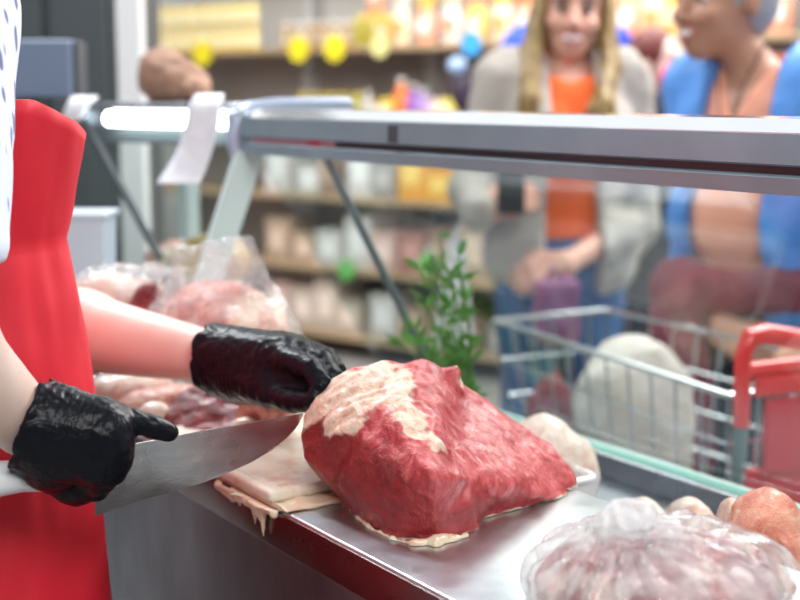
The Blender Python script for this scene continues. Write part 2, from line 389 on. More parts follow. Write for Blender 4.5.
def sdf(prims, h, post=None, marg=None, pad=0.0):
    lo = np.min([p[1] for p in prims], 0)-4*h-pad; hi = np.max([p[2] for p in prims], 0)+4*h+pad
    n = np.ceil((hi-lo)/h).astype(int)+1
    ax = [lo[i]+h*np.arange(n[i]) for i in range(3)]
    Dg = np.full(n, .08)
    for f, a, b, k in prims:
        m = k+4*h+pad
        s = [slice(max(0, int((a[i]-m-lo[i])/h)), min(n[i], int((b[i]+m-lo[i])/h)+2)) for i in range(3)]
        G = np.stack(np.meshgrid(ax[0][s[0]], ax[1][s[1]], ax[2][s[2]], indexing='ij'), -1); sh = G.shape[:3]
        d = f(G.reshape(-1, 3)).reshape(sh); Dg[tuple(s)] = smin(Dg[tuple(s)], d, k)
    if post:
        idx = np.argwhere(np.abs(Dg) < max(.03, 6*h, pad*2)); P = lo+idx*h
        t = tuple(idx.T); Dg[t] = post(P, Dg[t])
    # surface nets
    ins = Dg < 0
    def sl(o): return Dg[o[0]:n[0]-1+o[0], o[1]:n[1]-1+o[1], o[2]:n[2]-1+o[2]]
    cs = [(i, j, k) for i in (0, 1) for j in (0, 1) for k in (0, 1)]
    cnt = sum((sl(o) < 0).astype(np.int8) for o in cs); act = (cnt > 0) & (cnt < 8)
    ijk = np.argwhere(act); A = {o: sl(o)[act] for o in cs}
    pos = np.zeros((len(ijk), 3)); c = np.zeros(len(ijk))
    for o in cs:
        for a in range(3):
            if o[a]: continue
            o2 = list(o); o2[a] = 1; o2 = tuple(o2); x, y = A[o], A[o2]; mk_ = (x < 0) != (y < 0)
            t = np.where(mk_, x/np.where(mk_, x-y, 1), 0); q = np.tile(np.array(o, float), (len(ijk), 1)); q[:, a] += t
            pos += q*mk_[:, None]; c += mk_
    verts = lo+(ijk+pos/c[:, None])*h
    idm = np.full(act.shape, -1); idm[act] = np.arange(len(ijk)); F_ = []
    for a in range(3):
        b_, c_ = (a+1) % 3, (a+2) % 3
        s0 = [slice(None)]*3; s1 = [slice(None)]*3; s0[a] = slice(0, -1); s1[a] = slice(1, None)
        p, q = ins[tuple(s0)], ins[tuple(s1)]; e = np.argwhere(p != q)
        e = e[(e[:, b_] > 0) & (e[:, c_] > 0) & (e[:, b_] < n[b_]-1) & (e[:, c_] < n[c_]-1)]
        if not len(e): continue
        def cell(db, dc):
            k = e.copy(); k[:, b_] += db; k[:, c_] += dc; return idm[tuple(k.T)]
        quad = np.stack([cell(-1, -1), cell(0, -1), cell(0, 0), cell(-1, 0)], 1)
        flip = ~p[tuple(e.T)]; quad[flip] = quad[flip][:, ::-1]; F_.append(quad)
    F_ = np.concatenate(F_); F_ = F_[(F_ >= 0).all(1)]
    return verts, F_
def blob(name, prims, h, mat, parent=None, post=None, attrs=None, label=None, cat=None, group=None, pad=0.0):
    v, f = sdf(prims, h, post, pad=pad); a = {'fat': attrs(v)} if attrs else None
    return tag(mk(name, v, f, mat, parent, True, a), label, cat, group)
def disp(amp, scale, seed=0, oct=3):
    return lambda P, d: d+amp*fbm(P, scale, oct, seed)
# ================================================================== ROOM
b = MB().box((-7, -3, -.1), (8, 11, 0)); b.build('floor', M['floor'], kind='structure')
# the shelving runs across the back of the shop
SA, SB = at(140, 53, 7.4), at(640, 38, 5.5)
e_ = SB-SA; e_[2] = 0; e_ /= np.linalg.norm(e_); g_ = np.array([-e_[1], e_[0], 0])
def S(s, w, z): return V3(SA[0], SA[1], 0)+e_*s+g_*w+UP*z
def sh(px, w=0):
    r = ray(px, 95); o = S(0, w, 0)
    # o + e s = t r
    A = np.array([[e_[0], -r[0]], [e_[1], -r[1]]]); return np.linalg.solve(A, -o[:2])[0]
def sbox(mb, s0, s1, w0, w1, z0, z1, bev=0):
    return mb.hexa([S(s0, w0, z0), S(s1, w0, z0), S(s1, w1, z0), S(s0, w1, z0), S(s0, w0, z1), S(s1, w0, z1), S(s1, w1, z1), S(s0, w1, z1)], bev)
sbox(MB(), -3.5, 7, .5, .6, 0, 3.2).build('wall_back', M['wall'], kind='structure')
MB().box((-3.2, 2.0, 0), (-3.1, 10, 3.2)).build('wall_left', M['wall_dark'], kind='structure')

MB().box((-3.2, -2.6, 0), (4.5, -2.5, 3.1)).build('wall_front', M['wall_dark'], kind='structure')
MB().box((-3.2, -2.6, 3.1), (4.5, 1.6, 3.2)).build('ceiling', M['wall'], kind='structure')
# ------------------------------------------------------------------ shelving
shelf = empty('store_shelving', S(1.8, .2, 0), 'long grocery shelving unit across the back of the shop with taupe back panels', 'shelving')
S0, S1 = sh(132), 5.6
BZ = [.12, .45, .80, 1.17, 1.52, 2.05]
for z in BZ:
    m_ = sbox(MB(), S0, S1, 0, .42, z-.025, z, .004).build('shelf_board', M['wood'], shelf)
sbox(MB(), S0, S1, .43, .45, .05, 1.52).build('back_panel', M['backpanel'], shelf)
for px in (136, 256, 380, 520, 640, 760):
    s = sh(px); sbox(MB(), s-.03, s+.03, .38, .43, 0, 2.4).build('upright', M['post'], shelf)
rnd.seed(3)
def jar_proto(nm, r, h, mat, lidm, label, cat, group, s, z, lab=None):
    t = empty(nm, S(s, .08, z), label, cat, group); o = V3(0, 0, 0)+S(s, .08, z)
    MB().lathe(o, [(r*.9, 0), (r, .006), (r, h*.72), (r*.75, h*.84), (r*.72, h*.88)], 16).build('glass_body', mat, t, True)
    MB().lathe(o+UP*h*.87, [(r*.78, 0), (r*.78, h*.13)], 16).build('lid', lidm, t, True)
    if lab: MB().lathe(o+UP*h*.2, [(r*1.01, 0), (r*1.01, h*.4)], 16).build('paper_label', lab, t, True)
    return t
pY = pm('yellow_contents', (.95, .68, .05), .3); pA = pm('amber_contents', (.42, .22, .07), .25); pO = pm('olive_contents', (.42, .38, .06), .3)
pW = pm('white_label', (.85, .84, .78), .5); pG = pm('gold_lid', (.80, .60, .12), .3)
p = jar_proto('jar', .026, .118, pY, pW, 'yellow jar in the double-stacked row at the left of the top shelf', 'jar', 'yellow jars on the top shelf', sh(152), 1.52, pm('pale_yellow_label', (.97, .90, .62), .5))
first = True
for row in range(2):
    for i in range(9):
        if first: first = False; continue
        copy_tree(p, S(sh(152+i*11.5), .08, 1.52+row*.127))
p = jar_proto('jar', .026, .125, pA, pW, 'small amber jar with a pale lid on the top shelf', 'jar', 'amber jars on the top shelf', sh(276), 1.52, pm('tan_label', (.62, .50, .34), .5))
for i in range(1, 6): copy_tree(p, S(sh(276+i*12.5), .08, 1.52))
p = jar_proto('jar', .030, .15, pO, pG, 'olive green jar with a gold lid on the top shelf', 'jar', 'olive jars on the top shelf', sh(350), 1.52)
for i in range(1, 3): copy_tree(p, S(sh(350+i*12), .08, 1.52))
p = jar_proto('jar', .034, .13, pO, pG, 'olive green jar on the second shelf just above the metal rail', 'jar', 'olive jars on the second shelf', sh(292), 1.17)
for i in range(1, 5): copy_tree(p, S(sh(292+i*13.5), .08, 1.17))
# pillow packs of snacks
def pack(nm, w, h, d, mat, mat2, label, cat, group, s, z):
    t = empty(nm, S(s, .1, z), label, cat, group); c = S(s, .1, z+h/2)
    R = np.stack([e_, g_, UP], 1)
    blob('wrapper', [ell(c, (w*.52, d/2, h*.55), R), rbox(c, (w/2, .006, h/2), R, .003, .02)], .008, mat, t)
    MB().hexa([c+e_*a*w*.3-g_*(d*.5+q)+UP*z_*h*.2 for z_ in (-1, 1) for a, q in ((-1, .002), (1, .002), (1, -.01), (-1, -.01))], .002).build('front_print', mat2, t)
    return t
kinds = [('orange_pack', (.90, .26, .05), (.95, .75, .6), 'orange snack pack'), ('cream_pack', (.90, .74, .52), (.9, .4, .15), 'cream snack pack'),
         ('salmon_pack', (.90, .42, .28), (.95, .85, .8), 'salmon pink snack pack'), ('white_pack', (.86, .80, .76), (.85, .35, .2), 'white snack pack'), ('yellow_pack', (.95, .62, .12), (.95, .85, .7), 'yellow snack pack')]
protos = {}
seq = [0, 1, 2, 3, 4, 1, 2, 4, 0, 3, 2, 1, 4, 0]
px = 376.0; i = 0
while px < 800:
    for row in range(2):
        k = seq[(i+row*2) % len(seq)]; s = sh(px, .1); z = 1.522+row*.165
        nm, c1, c2, lb = kinds[k]
        lab = lb+' among the bright packs at the right of the top shelf'
        if k not in protos: protos[k] = pack('snack_pack', .105, .16, .06, pm(nm, c1, .35), pm(nm+'_print', c2, .4), lab, 'snack pack', lb+'s on the top shelf', s, z)
        else: copy_tree(protos[k], S(s, .1, z))
    px += 25; i += 1
t = pack('snack_pack', .16, .10, .06, pm('green_pack', (.20, .60, .12), .35), pm('green_pack_print', (.5, .8, .4), .4), 'bright green pack behind the red-haired shopper on the second shelf', 'snack pack', None, sh(657), 1.40)
# second shelf, above the rail
def bottle(nm, px, r, h, mat, lidm, label, z=1.17):
    s = sh(px, .08); o = S(s, .08, z); t = empty(nm, o, label, 'bottle')
    MB().lathe(o, [(r*.9, 0), (r, .01), (r, h*.55), (r*.5, h*.78), (r*.36, h*.88)], 16).build('bottle_body', mat, t, True)
    MB().lathe(o+UP*h*.87, [(r*.42, 0), (r*.42, h*.13)], 12).build('cap', lidm, t, True); return t
bottle('bottle', 402, .045, .20, pm('orange_bottle', (.92, .22, .04), .3), pW, 'orange bottle on the second shelf just above the metal rail')
bottle('bottle', 414, .040, .17, pm('purple_bottle', (.30, .12, .45), .3), pW, 'purple bottle right of the orange bottle on the second shelf')
bottle('bottle', 424, .036, .15, pm('lilac_bottle', (.45, .30, .60), .3), pW, 'lilac bottle right of the purple bottle on the second shelf')
bottle('bottle', 368, .035, .14, pm('grey_bottle', (.55, .52, .50), .3), pW, 'pale grey bottle left of the orange bottle on the second shelf')
for pxx, c, nm in ((388, (.85, .70, .06), 'yellow'), (436, (.78, .62, .5), 'beige'), (449, (.90, .76, .10), 'bright yellow'), (379, (.42, .28, .06), 'brown')):
    pack('snack_pack', .085, .10, .05, pm(nm.replace(' ', '_')+'_small_pack', c, .4), pW, 'small '+nm+' pack on the second shelf just above the rail', 'snack pack', None, sh(pxx, .1), 1.17)
# cartons on the lower shelves, seen through the case glass
pal = [('brown', (.30, .19, .13)), ('beige', (.60, .50, .42)), ('dusty red', (.42, .20, .17)), ('white', (.72, .70, .68)), ('grey', (.36, .34, .33)), ('orange', (.85, .42, .08)), ('tan', (.48, .36, .26)), ('pink', (.66, .46, .42))]
cp = {}
for zi, z in enumerate(BZ[:3]):
    s = sh(262, .05); j = 0
    while s < sh(560, .05):
        w = rnd.uniform(.10, .22); h = rnd.uniform(.14, .27)
        k = rnd.choice([0, 1, 6, 2, 4, 7, 3, 1]) if not (zi == 2 and abs(s-sh(412)) < .22) else 5
        nm, c = pal[k]
        if (k, zi) not in cp:
            t = empty('carton', S(s+w/2, .06, z), nm+' carton on the '+['lowest', 'second lowest', 'middle'][zi]+' shelf behind the case glass', 'carton', nm+' cartons on the '+['lowest', 'second lowest', 'middle'][zi]+' shelf')
            m_ = MB(); 
            for_c = sbox(m_, s, s+.16, .06, .28, z, z+.2, .006).build('box', pm(nm.replace(' ', '_')+'_carton', c, .6), t)
            sbox(MB(), s+.03, s+.13, .055, .062, z+.05, z+.15, .001).build('front_label', pm(nm.replace(' ', '_')+'_carton_label', [min(1, q*1.5+.08) for q in c], .6), t)
            cp[(k, zi)] = t
        else: t = copy_tree(cp[(k, zi)], S(s+w/2, .06, z))
        t.scale = (1, 1, h/.2)
        s += .175; j += 1
# round price cards clipped to the shelf edge
def card(px, py, r, mat, label, grp=None, z=None):
    s = sh(px, -.03); c = S(s, -.03, at(px, py, S(s, -.03, 0)[1])[2])
    vs = []; n = 28
    for w in (-.004, .004):
        for k in range(n): a = 2*math.pi*k/n; vs.append(c+g_*w+e_*r*math.cos(a)+UP*r*math.sin(a))
    f = [tuple(range(n))[::-1], tuple(range(n, 2*n))]+[(k, (k+1) % n, (k+1) % n+n, k+n) for k in range(n)]
    t = empty('price_card', c, label, 'price card', grp)
    m_ = MB(); m_.add(vs, f); m_.build('disc', mat, t)
    MB().hexa([c+e_*a*.008+g_*(.01+q)+UP*zz for zz in (r*.6, r+.03) for a, q in ((-1, 0), (1, 0), (1, .012), (-1, .012))]).build('clip', M['white'], t)
for px_, py_, r_, m_, l_ in ((151, 50, .068, 'ycard', 'round yellow price card hanging leftmost, beside the pale post'), (203, 53, .068, 'ycard', 'round yellow price card hanging under the yellow jars'),
        (299, 49, .062, 'ycard', 'round yellow price card hanging under the amber jars, left of its neighbour'), (335, 48, .062, 'ycard', 'round yellow price card hanging between the amber and the olive jars'),
        (380, 46, .052, 'lcard', 'round pale lemon price card hanging right of the olive jars'), (471, 44, .052, 'bcard', 'round blue price card hanging left of the blonde woman')):
    card(px_, py_, r_, M[m_], l_)
card(345, 270, .05, M['gcard'], 'round green price card low on the shelving, nearer the slanted strut'); card(428, 264, .05, M['gcard'], 'round green price card low on the shelving, beside the white carrier bag')
# hanging dark bag near the woman
q = at(464, 80, 5.9)
t = empty('shoulder_bag', q-UP*.16, 'small dark bag hanging at the shelf left of the blonde woman', 'bag')
blob('pouch', [ell(q-UP*.05, (.06, .04, .09)), ell(q+V3(.03, 0, -.1), (.035, .03, .05))], .008, pm('dark_plum', (.035, .02, .04), .5), t)
blob('flap', [ell(q+V3(-.03, -.02, .06), (.045, .035, .04))], .008, pm('pale_blue_vinyl', (.35, .48, .70), .3), t)

# ------------------------------------------------------------------ left background
t = empty('cabinet', at(60, 300, 3.5)*V3(1, 1, 0), 'tall dark grey cabinet behind the butcher at the left', 'cabinet')
x0, x1 = at(-40, 100, 3.45)[0], at(118, 100, 3.45)[0]
MB().box((x0, 3.45, .05), (x1, 4.1, 2.4), .01).build('carcass', M['dark'], t)
MB().box((x0+.02, 3.43, .1), (x0+.22, 3.45, 2.3), .006).build('door', M['dark'], t); MB().box((x0+.24, 3.43, .1), (x1-.02, 3.45, 2.3), .006).build('door', M['dark'], t)
x0, x1 = at(118, 100, 3.3)[0], at(143, 100, 3.3)[0]
tag(MB().box((x0, 3.3, 0), (x1, 3.36, 2.6), .006).build('post', M['white']), 'white square post beside the tall dark grey cabinet', 'post')
P0, P1 = at(243, 108, 2.2), at(84, 112, 2.5); P0[2] = P1[2] = 1.272
f2 = P1-P0; L2 = np.linalg.norm(f2); f2 = f2/L2; g2 = np.array([-f2[1], f2[0], 0]); g2 = g2 if g2[1] > 0 else -g2
def Q(a, w, z): return V3(P0[0], P0[1], 0)+f2*a+g2*w+UP*z
def qbox(mb, a0, a1, w0, w1, z0, z1, bev=0): return mb.hexa([Q(a0, w0, z0), Q(a1, w0, z0), Q(a1, w1, z0), Q(a0, w1, z0), Q(a0, w0, z1), Q(a1, w0, z1), Q(a1, w1, z1), Q(a0, w1, z1)], bev)
C2A, C2B = .20, L2+.36
case2 = empty('display_case', Q(L2/2, .2, 0), 'second refrigerated display case with a glowing tube lamp, left beyond the meat counter', 'display case')
qbox(MB(), 0, L2+.03, 0, .26, 1.262, 1.276, .003).build('top_plate', M['alu'], case2)
qbox(MB(), 0, L2, .012, .05, 1.205, 1.262, .004).build('lamp_housing', M['strut'], case2)
m_ = MB(); m_.tube([Q(.02, -.004, 1.248), Q(L2-.085, -.004, 1.248)], .0135, 16); m_.build('tube_lamp', M['tube'], case2, True)
for a in (.008, L2-.03): qbox(MB(), a, a+.012, -.02, .014, 1.232, 1.264, .002).build('lamp_socket', M['alu'], case2)
qbox(MB(), 0, L2, .004, .010, .93, 1.205).build('glass_pane', M['glass'], case2)
qbox(MB(), C2A, C2B, 0, .18, .05, .90, .004).build('body', M['panel'], case2)
qbox(MB(), C2A, C2B, 0, .18, .90, .93, .004).build('counter_top', M['alu'], case2)
MB().tube([at(84, 120, 2.47), at(160, 258, 2.32)], .007, 10).build('strut', M['dark'], case2, True)
for a in (L2-.02,): qbox(MB(), a, a+.03, .22, .25, .93, 1.262).build('corner_post', M['mint'], case2)
# things inside the second case
def food(name, c, r, mat, label, cat, seed=0, grp=None, amp=.006, h=.006, fat=.2, cut=0):
    def attrs(v):
        a = np.zeros((len(v), 3)); a[:, 0] = np.clip(fat+.9*fbm(v-c, 18, 2, seed), 0, 1); a[:, 1] = cut; return a
    return blob(name, [ell(c, r)], h, mat, None, disp(amp, 22, seed), attrs, label, cat, grp, pad=amp*2)
food('cheese_block', Q(.24, .13, .985), (.07, .06, .055), pm('ochre_cheese', (.62, .42, .16), .5), 'ochre block inside the second case under the long receipt', 'food', 2)
food('meat_piece', Q(.36, .13, .975), (.05, .06, .042), M['pork'], 'pink meat piece inside the second case beside the strut', 'meat', 5)
# brown sack on top
c = Q(.26, .13, 1.276+.055)
blob('brown_sack', [ell(c+f2*.11-UP*.004, (.050, .05, .050)), ell(c+f2*.06-UP*.016, (.045, .05, .036)), ell(c+f2*.02-UP*.03, (.03, .05, .022))], .005, M['brownsack'], None, lambda P, d: np.maximum(d+.006*fbm(P, 30, 3), 1.277-P[:, 2]), None, 'brown sack resting on the top of the second case', 'sack')
# receipts
def strip(name, rows, Y, mat, label, cat, dy=None):
    v = []; f = []; n = 5
    for i, (y, xa, xb) in enumerate(rows):
        for k in range(n):
            yy = Y+(dy[i] if dy else 0); v.append(at(xa+(xb-xa)*k/(n-1), y, yy+.004*math.sin(k*1.3+i*.4)))
    for i in range(len(rows)-1):
        for k in range(n-1): f.append((i*n+k, i*n+k+1, (i+1)*n+k+1, (i+1)*n+k))
    o = mk(name, v, f, mat); md = o.modifiers.new('thickness', 'SOLIDIFY'); md.thickness = .0006; return tag(o, label, cat)
strip('receipt', [(94, 196, 224), (99, 192, 223), (108, 188, 221), (125, 185, 219), (142, 180, 215), (158, 173, 210), (172, 164, 205), (181, 158, 200), (184, 157, 199)], 2.17, M['paper'], 'long white paper receipt hanging over the glowing tube lamp', 'receipt', [.09, .0, -.01, -.01, -.01, -.015, -.02, -.03, -.035])
strip('receipt', [(96, 74, 98), (98, 70, 98), (103, 67, 92), (112, 64, 84), (121, 60, 80)], 2.42, M['paper'], 'short curled receipt hanging beside the red apron', 'receipt', [.05, .0, -.02, -.02, -.02])
# grey-blue scale display, stands on the second case's far end
c = at(48, 70, 2.62)
t = empty('scale_display', V3(c[0], c[1]+.05, 1.276), 'blue-grey box on the case behind the red apron strap', 'box')
MB().box((c[0]-.10, c[1], c[2]-.052), (c[0]+.045, c[1]+.10, c[2]+.058), .006).build('housing', M['bluegrey'], t)
MB().box((c[0]+.045, c[1]+.01, c[2]-.05), (c[0]+.055, c[1]+.09, c[2]+.055), .002).build('rim', M['dark'], t)
MB().box((c[0]-.06, c[1]+.02, .93), (c[0]-.02, c[1]+.06, c[2]-.05), .002).build('stand', M['dark'], t)
# stool table for it and for the bin
c = at(73, 235, 2.02)
t = empty('plastic_bin', V3(c[0], c[1]+.05, .89), 'pale blue-grey plastic bin standing between the apron and the meat bags', 'bin')
def bin_ring(z, hw): return [V3(c[0]+sx*hw, c[1]+.05+sy*hw, z) for sx, sy in ((-1, -1), (1, -1), (1, 1), (-1, 1))]
m_ = MB(); m_.hexa(bin_ring(.891, .040)+bin_ring(1.105, .047), .004); m_.build('tub', M['bin'], t)
m_ = MB(); m_.hexa(bin_ring(1.103, .051)+bin_ring(1.113, .051), .003); m_.build('rim', M['bin'], t)

# ================================================================== MEAT COUNTER
UE, U0 = 1.875, -.9
wt = empty('worktop', W(.6, .75, .85), 'stainless steel worktop that carries the big beef cut', 'worktop')
MB().ubox(U0, 2.2, .606, .892, .850, .890, .003).build('steel_top', M['counter'], wt, True)
MB().ubox(U0, 2.2, .6035, .607, .8495, .8875, .0012).build('front_edge', M['lip'], wt, True)
case = empty('display_case', W(.5, 1.0, 0), 'long refrigerated meat case with slanted front glass and a thick metal rail', 'display case')
MB().ubox(U0, 2.18, .630, .89, .06, .849, .003).build('steel_panel', M['panel'], case)
MB().ubox(U0, 1.99, .893, 1.27, .06, .765, .003).build('lower_body', M['panel'], case)
MB().ubox(U0, 1.98, .895, 1.22, .765, .78, .003).build('deck', M['panel'], case)
MB().ubox(U0, UE, 1.215, 1.30, .765, .792, .004).build('glass_channel', M['mint'], case)
MB().ubox(U0, UE, 1.205, 1.212, .78, .812, .002).build('inner_lip', M['alu'], case)
# slanted pane: from (v .985, z 1.205) to (v 1.24, z .792)
gt = .007
def pane(u0, u1, va, za, vb, zb, th, mb=None):
    n_ = V3(0, zb-za, -(vb-va)); mb = mb or MB()
    nn = np.array([za-zb, vb-va]); nn = nn/np.linalg.norm(nn)*th   # (v, z) offset to outside
    return mb.hexa([W(u0, vb, zb), W(u1, vb, zb), W(u1, vb+nn[0], zb+nn[1]), W(u0, vb+nn[0], zb+nn[1]),
                    W(u0, va, za), W(u1, va, za), W(u1, va+nn[0], za+nn[1]), W(u0, va+nn[0], za+nn[1])])
pane(U0, UE, .985, 1.205, 1.236, .797, gt).build('front_glass', M['glass'], case)
pane(U0, UE, 1.229, .806, 1.2395, .790, .010).build('glass_bottom_edge', M['edge'], case)
# rail with its bevelled top, face, groove and lower lip
def uprism(prof, u0, u1):
    n = len(prof); vs = [W(u0, v, z) for v, z in prof]+[W(u1, v, z) for v, z in prof]
    f = [tuple(range(n)), tuple(range(2*n-1, n-1, -1))]+[(i, (i+1) % n, (i+1) % n+n, i+n) for i in range(n)]
    return MB().add(vs, f)
uprism([(.962, 1.2565), (.985, 1.2685), (1.03, 1.2700), (1.03, 1.2640), (.985, 1.2625), (.962, 1.2525)], U0, UE).build('rail_top', M['alu_bright'], case)
uprism([(.960, 1.228), (.9605, 1.2555), (.966, 1.2575), (1.025, 1.264), (1.025, 1.226), (.964, 1.226)], U0, UE-.002).build('rail_face', M['rail'], case)
uprism([(.968, 1.216), (.968, 1.227), (1.02, 1.227), (1.02, 1.216)], U0, UE-.006).build('rail_groove', M['groove'], case)
uprism([(.962, 1.2005), (.960, 1.216), (.964, 1.2185), (1.02, 1.2185), (1.02, 1.200)], U0, UE-.004).build('rail_lip', M['rail'], case)
pk = MB().ubox(1.60, UE-.01, .9665, .969, 1.218, 1.2255); pk.build('pink_seal', pm('pink_seal_strip', (.50, .22, .26), .4), case)
MB().ubox(1.64, 1.675, .9655, .968, 1.217, 1.2265).build('red_mark', pm('red_seal_mark', (.55, .02, .06), .4), case)
MB().ubox(1.435, 1.455, .958, .961, 1.229, 1.252, .001).build('rail_clip', M['dark'], case)
# rail end: bent metal tube returning towards the customers
pts = [W(UE+.012, .963, 1.196), W(UE+.016, .960, 1.225), W(UE+.016, .965, 1.250), W(UE+.014, .985, 1.266), W(UE+.008, 1.03, 1.272), W(UE, 1.16, 1.274)]
MB().tube(pts, [.013, .014, .015, .015, .014, .013], 14).build('end_tube', pm('bluish_metal', (.42, .48, .60), .3, .5), case, True)
MB().ubox(UE-.03, UE+.02, .962, 1.02, 1.200, 1.262, .006).build('end_cap', M['strut'], case)
# end frame: pale bar on the butcher's side, strut on the customers' side
def slab_between(a, b, w, th, mat, name):
    a, b = np.array(a), np.array(b); s = W(w, 0, 0); t_ = W(0, th, 0)
    return MB().hexa([b, b+s, b+s+t_, b+t_, a, a+s, a+s+t_, a+t_]).build(name, mat, case)
slab_between(W(UE-.005, .955, 1.205), W(UE-.005, .835, .892), .012, .048, M['mint'], 'end_bar')
MB().tube([at(326, 158, 1.92), W(1.665, 1.20, .83)], .0062, 10).build('strut', M['strut'], case, True)

# ------------------------------------------------------------------ the big beef cut
z0 = .8905
mA = hull([onz(340, 500), onz(362, 520), onz(398, 540), onz(440, 542), onz(478, 529), onz(455, 455), onz(350, 455),
           at(301, 432, 1.295), at(303, 460, 1.275), at(330, 482, 1.25), at(316, 402, 1.29), at(334, 380, 1.30), at(352, 368, 1.305), at(390, 362, 1.30), at(428, 364, 1.31), at(452, 376, 1.33),
           at(384, 412, 1.225), at(398, 450, 1.185), at(400, 500, 1.160), at(340, 436, 1.235), at(350, 380, 1.40), at(440, 380, 1.40), at(430, 470, 1.15), at(470, 480, 1.19)], .003, .012)
mB = hull([at(425, 368, 1.31), at(462, 384, 1.33), at(500, 410, 1.34), at(532, 430, 1.35), at(560, 452, 1.345), at(576, 474, 1.34), onz(577, 488), onz(565, 498), onz(522, 509), onz(490, 518), onz(548, 468), onz(470, 455),
           at(410, 440, 1.20), at(440, 480, 1.165), at(480, 480, 1.20), at(520, 470, 1.26), onz(440, 520), at(470, 388, 1.40), at(540, 440, 1.40)], .006, .02)
tip = cap(at(448, 374, 1.325), at(458, 372, 1.32), .007, .0035, .006)
def fold_field(P):
    # drawn membrane: ridges running down and to the right
    Q_ = P@np.array([[.8, .3, .5], [-.5, .8, .1], [-.35, -.5, .85]]).T*np.array([1, 1, .5])
    return Q_
ridge_a = [at(384, 405, 1.225), at(398, 440, 1.19), at(402, 480, 1.165), at(402, 530, 1.15)]
def seg_dist(P, pts):
    d = None
    for a, b_ in zip(pts[:-1], pts[1:]):
        ba = b_-a; t = np.clip(((P-a)@ba)/(ba@ba), 0, 1); q = np.linalg.norm(P-a-t[:, None]*ba, axis=1); d = q if d is None else np.minimum(d, q)
    return d
cutn = np.cross(ridge_a[3]-ridge_a[0], at(330, 470, 1.25)-ridge_a[0]); cutn /= np.linalg.norm(cutn)
if cutn[1] > 0: cutn = -cutn
def cutmask(P):
    """1 on the sawn left-front face, 0 on the membrane side"""
    # plane through the ridge, perpendicular to the cut face
    side = np.cross(ridge_a[2]-ridge_a[0], cutn); side /= np.linalg.norm(side)
    if side[0] > 0: side = -side
    s = (P-ridge_a[1])@side + .006*fbm(P, 60, 2, 5)
    top = P[:, 2]-(.975+.25*(P[:, 0]+.05)*-1)
    return np.clip(s/.006+.5, 0, 1)*np.clip(-top/.012+.5, 0, 1)
fatpts = [(at(322, 405, 1.28), .030), (at(338, 388, 1.28), .032), (at(358, 380, 1.27), .032), (at(352, 405, 1.25), .028), (at(345, 425, 1.235), .020), (at(332, 428, 1.25), .018), (at(375, 372, 1.28), .030), (at(398, 378, 1.27), .022), (at(368, 392, 1.25), .026),
          (at(402, 392, 1.24), .026), (at(406, 408, 1.22), .022), (at(412, 422, 1.21), .020), (at(420, 438, 1.20), .018), (at(428, 450, 1.19), .014), (at(457, 374, 1.32), .012), (at(314, 415, 1.285), .016), (at(305, 412, 1.29), .014)]
def fatmask(P):
    m = np.zeros(len(P)); Qw = P@np.array([[.75, -.2, .6], [.2, .95, .1], [-.6, .1, .75]]).T*np.array([.3, 1, 1]); Pw = P+.009*np.stack([fbm(Qw, 60, 3, 11), fbm(Qw, 60, 3, 12), fbm(Qw, 60, 3, 13)], 1)
    for c_, r in fatpts: m = np.maximum(m, np.clip(1.25-np.linalg.norm(Pw-c_, axis=1)/r, 0, 1))
    rim = np.clip(1-(P[:, 2]-.8905)/.0055, 0, 1)*np.clip(.75+fbm(P, 40, 2, 3), 0, 1)
    return np.maximum(m, rim)
def meatpost(P, d):
    cm = cutmask(P); fm = np.clip(fatmask(P)*1.4, 0, 1)
    Q_ = fold_field(P)
    Qs = P@np.array([[.8, .3, .5], [-.5, .8, .1], [-.35, -.5, .85]]).T*np.array([1, 1, .28])
    f = .0030*ridged(Q_, 24, 1)*(.5+.5*vn(P*14, 9))+.0022*ridged(Qs+.3*fbm(P, 12, 2)[:, None]*.02, 62, 2)*(.6+.4*vn(P*25, 19))+.0009*fbm(Qs, 150, 3, 4)
    g = .0012*fbm(P, 50, 2, 6)+.0004*fbm(P, 180, 2, 7)
    Qf = P@np.array([[.75, -.2, .6], [.2, .95, .1], [-.6, .1, .75]]).T*np.array([.35, 1, 1])
    h_ = .0045*fbm(Qf, 45, 3, 8)+.0024*ridged(Qf, 85, 10)+.0008*fbm(P, 170, 2, 15)
    d = d - (f*(1-cm)*(1-fm)+g*cm*(1-fm)+(h_+.0015)*fm)
    # pulled valley beside the ridge and a soft valley to the tail
    d = d+.007*np.exp(-(seg_dist(P, [at(470, 400, 1.30), at(450, 450, 1.22), at(470, 510, 1.19)])/.02)**2)*(1-cm)
    d = d+.006*np.exp(-(seg_dist(P, [at(352, 440, 1.22), at(335, 470, 1.24), at(340, 500, 1.25)])/.008)**2)
    return np.maximum(d, z0-P[:, 2]+.0003*0)
def meatattr(v):
    a = np.zeros((len(v), 3)); a[:, 0] = np.clip(fatmask(v), 0, 1); a[:, 1] = cutmask(v); return a
blob('beef_cut', [mA, mB, tip], .0018, M['beef'], None, meatpost, meatattr, 'large raw beef cut with a cream fat cap on the steel worktop', 'meat', pad=.008)
